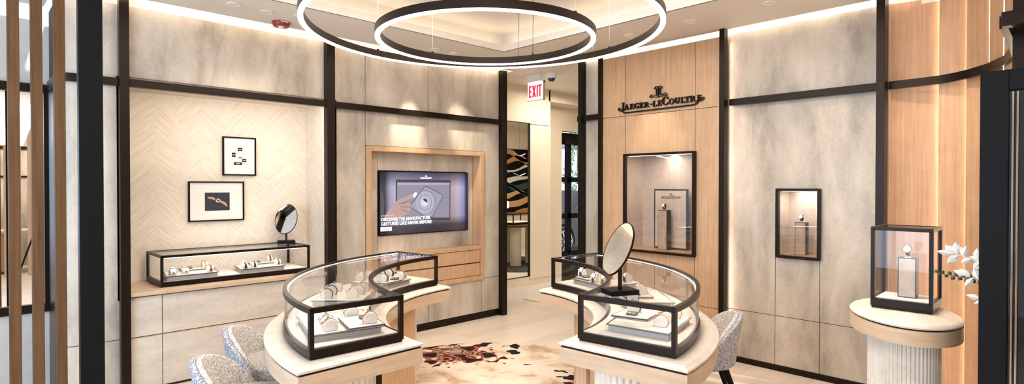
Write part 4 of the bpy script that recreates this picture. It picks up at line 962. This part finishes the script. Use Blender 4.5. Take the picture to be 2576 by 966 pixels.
# the flat ends look at the near end of the counter
cw(-1.000, 2.985, ZL, 110, 'navy', 'steel', 'silver', 'back left one, near tray, ' + L1)
cw(-.925, 2.865, ZL, 115, 'steel', 'steel', 'silver', 'middle one of left trio, near tray, ' + L1)
cw(-.885, 2.785, ZL, 115, 'steel', 'gold', 'silver', 'front one of left trio, near tray, ' + L1)
cw(-.892, 3.150, ZL, 115, 'navy', 'steel', 'black', 'back one of right pair, near tray, ' + L1)
cw(-.858, 3.060, ZL, 115, 'steel', 'steel', 'silver', 'front one of right pair, near tray, ' + L1)
cw(-.715, 2.880, ZS, 115, 'tan', 'gold', 'silver', 'alone on small near raised tray, ' + L1)
info(-.765, 2.975, ZS, 25, 'dark info card on the small near tray of the left crescent case')
cw(-1.160, 3.590, ZL, 100, 'brown', 'steel', 'silver', 'outer row, nearest,, middle tray, ' + L1)
cw(-1.165, 3.700, ZL, 98, 'navy', 'steel', 'silver', 'outer row, second,, middle tray, ' + L1)
cw(-1.165, 3.810, ZL, 96, 'steel', 'steel', 'silver', 'outer row, farthest,, middle tray, ' + L1)
cw(-.995, 3.585, ZL, 100, 'steel', 'steel', 'silver', 'inner row, nearest,, middle tray, ' + L1)
cw(-.990, 3.710, ZL, 98, 'tan', 'gold', 'silver', 'inner row, second,, middle tray, ' + L1)
cw(-.985, 3.820, ZL, 96, 'brown', 'gold', 'silver', 'inner row, farthest,, middle tray, ' + L1)
cw(-1.125, 4.265, ZL, 65, 'steel', 'gold', 'silver', 'outer front one, far tray, ' + L1)
cw(-1.075, 4.340, ZL, 65, 'steel', 'steel', 'silver', 'outer second one, far tray, ' + L1)
cw(-1.005, 4.225, ZL, 70, 'black', 'steel', 'black', 'inner left one, far tray, ' + L1)
cw(-1.000, 4.405, ZL, 60, 'brown', 'gold', 'silver', 'back left one, far tray, ' + L1)
cw(-.950, 4.450, ZL, 60, 'black', 'steel', 'silver', 'back right one, far tray, ' + L1)
cw(-.925, 4.125, ZS, 75, 'navy', 'steel', 'silver', 'alone on small far raised tray, ' + L1)
cw(-.835, 4.330, ZL, 60, 'steel', 'gold', 'silver', 'right one far tray, ' + L1)
info(-.862, 4.205, ZS, -25, 'dark info card on the small far tray of the left crescent case')
# right case
tray(wq([(.475, 2.915), (.745, 2.700), (.965, 3.060), (.655, 3.275)]), zd, .034, 'near large tray in the right crescent case')
tray(wq([(.525, 3.060), (.700, 2.950), (.800, 3.115), (.640, 3.225)]), ZL, .012, 'small raised tray on the near tray of the right crescent case')
tray(wq([(.665, 3.44), (.985, 3.44), (.985, 3.85), (.665, 3.85)]), zd, .034, 'middle tray in the right crescent case')
tray(wq([(.700, 3.55), (.880, 3.55), (.880, 3.74), (.700, 3.74)]), ZL, .012, 'small raised tray on the middle tray of the right crescent case')
tray(wq([(.450, 4.345), (.655, 3.985), (.955, 4.165), (.720, 4.560)]), zd, .034, 'far large tray in the right crescent case')
tray(wq([(.475, 4.345), (.555, 4.205), (.640, 4.270), (.540, 4.440)]), ZL, .012, 'small raised tray on the far tray of the right crescent case')
L2 = 'right crescent case'
cw(.668, 3.135, ZS, 60, 'black', 'steel', 'silver', 'alone on small near raised tray, ' + L2)
info(.640, 3.055, ZS, -32, 'dark info card on the small near tray of the right crescent case')
cw(.745, 2.860, ZL, 65, 'tan', 'gold', 'silver', 'front one, near tray, ' + L2)
cw(.795, 2.945, ZL, 65, 'brown', 'gold', 'silver', 'second one, near tray, ' + L2)
cw(.865, 3.045, ZL, 65, 'steel', 'steel', 'silver', 'back right one, near tray, ' + L2)
cw(.825, 3.655, ZS, 75, 'steel', 'steel', 'silver', 'on small middle raised tray, ' + L2)
info(.775, 3.600, ZS, 0, 'dark info card on the small middle tray of the right crescent case')
cw(.735, 3.495, ZL, 80, 'brown', 'gold', 'silver', 'front one, middle tray, ' + L2)
cw(.845, 4.200, ZL, 130, 'black', 'steel', 'silver', 'right one, far tray, ' + L2)
cw(.535, 4.360, ZS, 150, 'black', 'steel', 'silver', 'alone on small far raised tray, ' + L2)
info(.560, 4.300, ZS, 30, 'dark info card on the small far tray of the right crescent case')
cw(.600, 4.165, ZL, 150, 'black', 'steel', 'silver', 'front left one, far tray, ' + L2)
cw(.660, 4.095, ZL, 150, 'brown', 'gold', 'silver', 'front right one, far tray, ' + L2)
cw(.675, 4.450, ZL, 150, 'steel', 'steel', 'black', 'back one, far tray, ' + L2)
cw(.770, 4.330, ZL, 140, 'navy', 'steel', 'silver', 'middle one, far tray, ' + L2)
mb = W(.549, 2.915, 1.0015)
oval_mirror((mb.x, mb.y, 1.0015), AX + R(18), -1.12, .44, 1.232, 'tilted oval table mirror standing on the right crescent case', h=.289, off=(-.012, 0))

# ================================================================== RUG AND CHAIRS
rc_ = W(-.20, 4.42); bm = B()
n = 96; loft(bm, [[(1.22 * math.cos(2 * PI * i / n), 1.22 * math.sin(2 * PI * i / n), 0) for i in range(n)], [(1.22 * math.cos(2 * PI * i / n), 1.22 * math.sin(2 * PI * i / n), .007) for i in range(n)], [(1.212 * math.cos(2 * PI * i / n), 1.212 * math.sin(2 * PI * i / n), .010) for i in range(n)]])
rg = obj('round_rug', bm, rugmat('blotted_wool')); rg.matrix_basis = Matrix.Translation((rc_.x, rc_.y, 0.0005)) @ Matrix.Rotation(AX, 4, 'Z')
setp(rg, 'round cream rug with dark red and grey blots between the two counters', 'rug')

def make_chair():
    """upholstered tub chair, faces local +x"""
    t = thing('upholstered_chair', 'x', 'chair', (0, 0, 0))
    # seat: thick rounded pad
    bm = B(); n = 40
    def sup(ax, ay, z, cxx=0, e=3.2): 
        out = []
        for i in range(n):
            a = 2 * PI * i / n; cc, ss = math.cos(a), math.sin(a)
            out.append((cxx + ax * math.copysign(abs(cc) ** (2 / e), cc), ay * math.copysign(abs(ss) ** (2 / e), ss), z))
        return out
    loft(bm, [sup(.20, .17, .30, .03), sup(.225, .19, .315, .03), sup(.235, .20, .36, .03), sup(.235, .20, .40, .03)]); obj('seat_shell', bm, BOUCB, t, smooth=True)
    bm = B(); loft(bm, [sup(.235, .20, .40, .03), sup(.24, .205, .42, .03), sup(.235, .20, .455, .03), sup(.21, .175, .476, .03), sup(.14, .12, .482, .03)]); obj('seat_cushion', bm, BOUC, t, smooth=True)
    # wrapped backrest: inner and outer skin
    K = 24; J = 9
    def skin(th):
        rows = []
        for j in range(J + 1):
            v = j / J; row = []
            for i in range(K + 1):
                u = -1 + 2 * i / K; a = PI + u * R(78)
                top = .675 - .215 * abs(u) ** 2.3
                z = .33 + (top - .33) * v
                lean = .055 * v * (1 - .5 * abs(u))
                r_ = .205 + th + lean
                x = r_ * math.cos(a) * 1.0; y = r_ * math.sin(a) * 1.02
                row.append((x, y, z))
            rows.append(row)
        return rows
    def thick(inner, outer, name, m):
        bm = B(); J_ = len(inner)
        vi = [[bm.verts.new(q) for q in r] for r in inner]; vo = [[bm.verts.new(q) for q in r] for r in outer]
        Kn = len(inner[0])
        for j in range(J_ - 1):
            for i in range(Kn - 1):
                bm.faces.new((vi[j][i], vi[j][i + 1], vi[j + 1][i + 1], vi[j + 1][i])); bm.faces.new((vo[j][i], vo[j + 1][i], vo[j + 1][i + 1], vo[j][i + 1]))
            for e in (0, Kn - 1): bm.faces.new((vi[j][e], vi[j + 1][e], vo[j + 1][e], vo[j][e]))
        for i in range(Kn - 1):
            bm.faces.new((vi[-1][i], vi[-1][i + 1], vo[-1][i + 1], vo[-1][i])); bm.faces.new((vi[0][i], vo[0][i], vo[0][i + 1], vi[0][i + 1]))
        o = obj(name, bm, m, t, smooth=False, bevel=.012, seg=4)
        for q in o.data.polygons: q.use_smooth = True
        return o
    thick(skin(-.012), skin(.016), 'backrest', BOUC)
    thick(skin(.0165), skin(.046), 'back_shell', BOUCB)
    for sx in (-1, 1):
        for sy in (-1, 1):
            bm = B(); tube(bm, [(sx * .16, sy * .15, .31), (sx * (.235 if sx > 0 else .27), sy * .215, 0)], .018, 10, [.022, .013]); obj('leg', bm, BLACK, t, smooth=True)
    return t
ch = make_chair()
spots = [(-1.49, 3.60, 8, 'grey boucle chair behind, at the left counter beside the stone wall'), (-1.335, 2.975, 12, 'grey boucle chair in front, at the near left end of the left counter'),
         (1.30, 4.02, 172, 'grey boucle chair with black legs at the right crescent counter')]
for i, (r_, f_, a, lab) in enumerate(spots):
    q = W(r_, f_); M = Matrix.Translation(q) @ Matrix.Rotation(AX + R(a), 4, 'Z')
    if i == 0: ch.matrix_basis = M; ch['label'] = lab; ch['group'] = 'boucle chairs at the counters'
    else:
        d_ = dup(ch, q, AX + R(a), lab, 'boucle chairs at the counters')

# ================================================================== PEDESTAL AT RIGHT
px_, py_ = 3.462, .703; pth_ = .402
ped = thing('oval_pedestal', 'oval display pedestal with oak rim, pale top and fluted white column', 'pedestal', (px_, py_, 0), pth_)
def ell(a, b2, z, n=72): return [(a * math.cos(2 * PI * i / n), b2 * math.sin(2 * PI * i / n), z) for i in range(n)]
bm = B(); loft(bm, [ell(.358, .231, .898), ell(.361, .234, .905), ell(.355, .228, .912), ell(.335, .210, .920)]); obj('table_top', bm, MARBLE, ped, smooth=True)
bm = B(); loft(bm, [ell(.345, .218, .890), ell(.345, .218, .8985)]); obj('shadow_gap', bm, BRONZE, ped, smooth=True)
bm = B(); loft(bm, [ell(.359, .232, .820), ell(.359, .232, .890)]); obj('oak_rim', bm, OAKP, ped, smooth=True)
bm = B(); n = 220; rr = []
for z in (0, .82): rr.append([((.205 + .0035 * (1 if (i // 2) % 2 else -1)) * math.cos(2 * PI * i / n), (.150 + .0035 * (1 if (i // 2) % 2 else -1)) * math.sin(2 * PI * i / n), z) for i in range(n)])
loft(bm, rr); obj('fluted_column', bm, FLUTE, ped)
pc = thing('tall_display_case', 'upright black framed glass case with one watch on the oval pedestal', 'display case', (3.545, .708, .920), .02)
box_case(pc, -.128, .128, -.133, .133, 0, .42, base=.050, w=.018)
lamp('case_light', 'AREA', (3.50, .708, 1.31), .9, (1, .93, .86), (3.52, .708, 1.0), shape='RECTANGLE', size=.18, size_y=.02)
watch_stand(3.545, .700, .975, .080, .06, .205, .02, 'champagne plinth with a dark edge inside the upright case on the oval pedestal', 'gold watch on a brown strap inside the upright case on the oval pedestal', 'brown', 'gold', 'silver')

# flowers beside the door
vz = thing('flower_vase', 'tall dark floor vase hidden behind the near black door', 'vase', (3.42, .13, 0))
bm = B(); lathe(bm, [(.001, 0), (.08, 0), (.09, .3), (.07, .7), (.045, .92), (.05, .95), (.040, .95), (.035, .9), (.001, .9)], 28); obj('vase_body', bm, BLACK, vz, smooth=True)
PETAL = mat('white_dried_petal', (.88, .85, .80), .7); LEAFG = mottled('eucalyptus_leaf', (.03, .06, .03), (.09, .13, .07), (20, 20, 20), .5); STRAW = mat('dry_straw', (.62, .52, .38), .8)
def leaf(bm, q, d, L, wd, up=Vector((0, 0, 1)), cup=.25):
    d = d.normalized(); s = d.cross(up); s = s.normalized() if s.length > .01 else Vector((1, 0, 0)); nn = s.cross(d)
    prof = [(0, .02), (.2, .6), (.45, 1.), (.7, .75), (.9, .28), (1, .02)]
    rings = []
    for t_, k in prof:
        c = q + d * L * t_ + nn * cup * L * t_ * t_ * .5
        rings.append([c + s * wd * k / 2 + nn * .003, c + s * 0 - nn * .001, c - s * wd * k / 2 + nn * .003, c - nn * .0025])
    loft(bm, rings)
def spray(name, lab, cat, pts, m, leaves, stemr=.0022, lm=None):
    t = thing(name, lab, cat, pts[0], 0, 'dried sprays in the vase by the door')
    P3 = [Vector(q) for q in pts]
    bm = B(); tube(bm, P3, stemr, 6, [stemr * (1 - .6 * i / (len(P3) - 1)) for i in range(len(P3))]); obj('stem', bm, lm or m, t, world=True)
    for (k, d, L, wd) in leaves:
        i = min(int(k), len(P3) - 2); q = P3[i].lerp(P3[i + 1], k - i)
        bm = B(); leaf(bm, q, Vector(d), L * 1.25, wd * 1.25, Vector((1, .15, .1))); obj('leaf', bm, m, t, world=True, smooth=True)
spray('white_leaf_spray', 'upper spray of white dried leaves left of the black door', 'flower', [(3.42, .14, .93), (3.44, .25, 1.10), (3.45, .38, 1.195), (3.45, .46, 1.215), (3.45, .500, 1.222)], PETAL,
      [(4, (0, 1, .1), .055, .022), (3.9, (0, .75, .9), .045, .030), (3.6, (0, .1, 1), .050, .030), (3.5, (0, .8, -.8), .048, .030), (2.9, (0, .2, .5), .04, .022), (2.6, (0, .5, -.3), .04, .024), (2.3, (0, .1, 1), .045, .03), (2.2, (0, .5, -.9), .042, .026), (1.9, (0, .8, -.5), .05, .025), (1.6, (0, -.2, 1), .05, .03), (3.1, (0, -.3, .9), .04, .026), (2.0, (0, .9, .3), .05, .026)])
spray('white_leaf_spray', 'middle spray of white dried leaves left of the black door', 'flower', [(3.42, .14, .93), (3.43, .22, 1.03), (3.44, .32, 1.09), (3.44, .42, 1.115), (3.44, .45, 1.125)], PETAL,
      [(3.9, (0, 1, .4), .045, .022), (3.4, (0, .9, .7), .045, .024), (3.1, (0, .6, -.9), .040, .024), (2.8, (0, .4, 1), .045, .026), (2.4, (0, .7, -.7), .045, .026), (2.1, (0, .2, 1), .05, .03), (1.8, (0, .8, -.2), .05, .03)])
spray('white_leaf_spray', 'lowest spray of white dried leaves left of the black door', 'flower', [(3.42, .14, .93), (3.43, .24, .985), (3.44, .34, 1.015), (3.44, .39, 1.02)], PETAL,
      [(3, (0, 1, .2), .05, .022), (2.5, (0, .5, 1), .05, .026), (2.4, (0, .8, -.3), .05, .022), (2.1, (0, .3, -1), .05, .024), (1.8, (0, 0, 1), .05, .028)])
lv = []
for k in range(22):
    lv.append((1.2 + 2.75 * k / 21, (random.uniform(-.5, .5), .55, (-1) ** k * .95), .024 - .008 * k / 21, .021 - .007 * k / 21))
spray('eucalyptus_spray', 'dark green eucalyptus sprig reaching towards the upright glass case', 'plant', [(3.42, .14, .93), (3.44, .28, 1.07), (3.46, .38, 1.105), (3.47, .48, 1.112), (3.47, .585, 1.125)], LEAFG, lv)
t = thing('dry_grass', 'wispy dry grass plume at the upper left of the black door', 'plant', (3.42, .14, .93), 0, 'dried sprays in the vase by the door')
bm = B()
for k in range(26):
    z1 = random.uniform(1.28, 1.52); y1 = random.uniform(.37, .462); x1 = 3.45 + random.uniform(-.04, .04)
    tube(bm, [(3.42, .14, .95), (3.43, .22, 1.15), (3.44, .32, z1 - .10), (x1, y1, z1)], .0007, 5, [.0012, .001, .0008, .0003])
obj('plume', bm, STRAW, t, world=True)

# ================================================================== BEYOND THE EXIT DOOR
bm = B(); box(bm, 5.0, 30, 5.95, 26, -.15, -.02); struct('street', bm, mottled('asphalt', (.16, .165, .18), (.22, .225, .24), (4, 4, 4), .8))
bld = thing('street_building', 'pale building front with a pink screen across the street behind the exit door', 'building', (18, 15.0, 0))
bm = B(); box(bm, 11, 28, 15.0, 15.4, 0, 7); obj('wall', bm, mat('pale_render', (.62, .62, .68), .7), bld, world=True)
bbox_obj('shop_panel', (15.8, 17.45, 14.95, 15.0, 1.75, 2.75), mat('pink_panel', (.70, .35, .62), .5), bld, world=True, label='pink lit panel')
bm = B(); box(bm, 14, 22, 14.9, 15.0, 3.1, 3.25); box(bm, 14, 22, 14.85, 15.0, .0, 1.1); box(bm, 14, 22, 14.9, 15.0, 1.45, 1.60); obj('cornice', bm, mat('blue_grey_trim', (.16, .18, .27), .6), bld, world=True)
tr = thing('conifer_tree', 'tall narrow green conifer seen through the exit door glass', 'tree', (13.25, 10.8, 0))
bm = B(); tube(bm, [(0, 0, 0), (0, 0, 3.6)], .08, 8, [.1, .03]); obj('trunk', bm, mat('bark', (.10, .07, .05), .9), tr)
bm = B(); rnd = random.Random(3)
for k in range(1500):
    z = rnd.uniform(.7, 4.2); rmax = .56 * (1 - (z - .6) / 4.0) + .05; a = rnd.uniform(0, 2 * PI); r_ = rmax * rnd.uniform(.55, 1.)
    q = Vector((r_ * math.cos(a), r_ * math.sin(a), z)); d = Vector((math.cos(a), math.sin(a), rnd.uniform(.2, 1.2))).normalized(); s = d.cross(Vector((rnd.uniform(-1, 1), rnd.uniform(-1, 1), rnd.uniform(-1, 1)))).normalized()
    L = rnd.uniform(.08, .18); v = [bm.verts.new(q - s * .035), bm.verts.new(q + s * .035), bm.verts.new(q + d * L)]; bm.faces.new(v)
o = obj('foliage', bm, mottled('conifer_green', (.08, .20, .10), (.34, .50, .32), (6, 6, 6), .7), tr)
bm = B(); box(bm, 12.5, 13.9, 10.3, 11.3, 0, .62); setp(obj('planter', bm, mat('grey_planter', (.12, .14, .18), .6), bevel=.01), 'blue grey planter box under the conifer outside the exit door', 'planter')
car = thing('parked_car', 'dark parked car with a silver wheel outside the exit door', 'car', (9.54, 8.2, .0))
CARP = mat('black_car_paint', (.012, .012, .016), .18, .3, coat=1.)
prof = [(-1.15, .30), (-1.18, .62), (-1.05, .84), (-.55, .95), (.1, 1.02), (.55, 1.45), (1.5, 1.60), (2.7, 1.52), (3.3, 1.05), (3.55, .95), (3.6, .35)]
bot = [(3.6, .28), (3.05, .28)] + [(2.65 + .38 * math.cos(R(a)), .34 + .38 * math.sin(R(a))) for a in range(0, 181, 15)] + [(.38, .24)] + [(.38 * math.cos(R(a)), .34 + .38 * math.sin(R(a))) for a in range(0, 181, 15)] + [(-.8, .24)]
poly = prof + bot
bm = B(); loft(bm, [[(x, 0, z) for x, z in poly], [(x, .06 if z > 1.1 else 0, z) for x, z in poly], [(x, 1.7, z) for x, z in poly]]); obj('body', bm, CARP, car, bevel=.02)
bm = B(); wallpoly(bm, [(.35, 1.05), (.68, 1.40), (1.5, 1.50), (2.5, 1.44), (2.9, 1.06)], 'Y', -.012, .0); obj('side_window', bm, mat('car_glass', (.02, .025, .03), .05), car)
for wx in (0, 2.65):
    bm = B(); n = 40; rings = []
    for y, r_ in ((-.02, .24), (-.03, .27), (-.03, .315), (-.0, .335), (.18, .335), (.2, .27)): rings.append([(wx + r_ * math.cos(2 * PI * i / n), y, .335 + r_ * math.sin(2 * PI * i / n)) for i in range(n)])
    loft(bm, rings); wh = obj('wheel', bm, mat('tyre', (.012, .012, .013), .8), car, smooth=True)
    bm = B()
    for k in range(10):
        a = 2 * PI * k / 10
        for da in (-.06, .06):
            c0 = (wx + .05 * math.cos(a), .335 + .05 * math.sin(a)); c1 = (wx + .235 * math.cos(a + da), .335 + .235 * math.sin(a + da))
            stroke(bm, [c0, c1], .020, 'Y', -.046, -.032)
    stroke(bm, [(wx + .24 * math.cos(2 * PI * i / 36), .335 + .24 * math.sin(2 * PI * i / 36)) for i in range(36)], .02, 'Y', -.045, -.03, closed=True)
    wallpoly(bm, [(wx + .055 * math.cos(2 * PI * i / 20), .335 + .055 * math.sin(2 * PI * i / 20)) for i in range(20)], 'Y', -.050, -.03)
    obj('alloy_rim', bm, CHROME, wh, label='silver spoked rim')

# ================================================================== LOUNGE (met in the corridor mirror)
art = thing('wave_art', 'striped wave pattern wall art in orange, green and black, seen in the corridor mirror', 'wall art', (8.6, 1.06, .9))
bbox_obj('art_panel', (7.2, 10.8, 1.055, 1.085, .85, 2.45), BLACK, art, world=True)
cols_ = [mat('art_orange', (.50, .24, .09), .5), mat('art_cream', (.70, .66, .56), .5), mat('art_green', (.01, .06, .05), .3), mat('art_tan', (.62, .36, .16), .5)]
for k in range(9):
    bm = B(); zc = .95 + k * .165; up = []; lo = []
    for i in range(41):
        x = 7.2 + 3.6 * i / 40; ph = x * 3.1 + k * 1.25
        cc = zc + .10 * math.sin(ph) + .04 * math.sin(ph * 2.1); th = .05 + .028 * math.sin(ph * .8 + k)
        up.append((x, min(2.44, cc + th))); lo.append((x, max(.86, cc - th)))
    for i in range(40): wallpoly(bm, [lo[i], lo[i + 1], up[i + 1], up[i]], 'Y', 1.085, 1.092)
    obj('wave_band', bm, cols_[(k * 3 + k // 2) % 4], art, world=True)
lt = thing('lounge_table', 'round wooden table on thick cream column legs, seen in the corridor mirror', 'table', (8.03, 2.95, 0))
bm = B(); cyl(bm, (0, 0), .55, .76, .80, 48); obj('table_top', bm, OAKD, lt, smooth=True)
for a in (20, 140, 260):
    bm = B(); cyl(bm, (.30 * math.cos(R(a)), .30 * math.sin(R(a))), .11, .012, .76, 28); obj('leg', bm, CREAM, lt, smooth=True)
lc = thing('lounge_case', 'low glass display case with a watch on the round lounge table', 'display case', (8.03, 2.95, .80))
box_case(lc, -.35, .35, -.25, .25, 0, .22, base=.04)
lp_ = thing('table_lamp', 'small table lamp with a white square shade behind the lounge case', 'lamp', (8.03, 2.55, .80))
bm = B(); cyl(bm, (0, 0), .05, 0, .012, 20); cyl(bm, (0, 0), .008, .01, .34, 10); obj('lamp_base', bm, GOLD, lp_)
bm = B(); box(bm, -.08, .08, -.08, .08, .30, .44); obj('lamp_shade', bm, mat('lit_shade', (.95, .9, .8), .6, 0, 1.2, (1, .9, .75)), lp_)
bm = B(); cyl(bm, (8.03, 2.95), 1.15, 0, .011, 64); setp(obj('round_lounge_rug', bm, mottled('charcoal_rug', (.02, .02, .022), (.07, .07, .075), (5, 5, 5), .95)), 'round charcoal rug under the lounge table', 'rug')
for k, (x, y, z) in enumerate(((7.75, 2.6, 1.95), (8.15, 2.9, 2.15), (7.95, 3.1, 1.75))):
    bt = thing('bird_pendant', f'{["left", "upper", "lower"][k]} gilded bird shaped pendant over the lounge table', 'pendant lamp', (x, y, z), 0, 'bird pendants over the lounge table')
    bm = B(); leaf(bm, Vector((0, 0, 0)), Vector((1, 0, .2)), .18, .06); leaf(bm, Vector((0, 0, 0)), Vector((-1, 0, .2)), .18, .06); obj('wing', bm, WHITE, bt)
    bm = B(); tube(bm, [(0, 0, 0), (0, 0, ZC - z)], .0015, 5); obj('cable', bm, BLACK, bt)

# ================================================================== BEHIND THE CAMERA (met in the alcove mirror)
for k in range(9):
    bm = B(); x0 = -.02 + .155 * k; box(bm, x0, x0 + .07, -1.55, -1.51, 0, ZC); setp(obj('rear_oak_slat', bm, OAK), 'pale oak slat of the rear screen, seen in the alcove mirror', 'slat', 'oak slats of the rear screen')
dk = thing('rear_desk', 'pale topped oak desk behind the slat screen, seen in the alcove mirror', 'desk', (1.1, -2.2, 0))
bbox_obj('desk_top', (.2, 2.0, -2.55, -1.9, .72, .76), MARBLE, dk, world=True); bbox_obj('drawer_unit', (.25, .8, -2.5, -1.95, .05, .72), OAK, dk, world=True)
bbox_obj('drawer_unit', (1.4, 1.95, -2.5, -1.95, .05, .72), OAK, dk, world=True)
tp = thing('camera_tripod', 'black camera tripod behind the viewpoint, seen in the alcove mirror', 'tripod', (1.02, -.45, 0))
bm = B(); tube(bm, [(0, 0, .8), (0, 0, 1.5)], .014, 8); obj('column', bm, BLACK, tp)
for a in (90, 210, 330):
    bm = B(); tube(bm, [(0, 0, 1.15), (.38 * math.cos(R(a)), .38 * math.sin(R(a)), 0)], .014, 8); obj('leg', bm, BLACK, tp)
bm = B(); box(bm, -.05, .05, -.04, .04, 1.5, 1.6); obj('head', bm, BLACK, tp, bevel=.01)
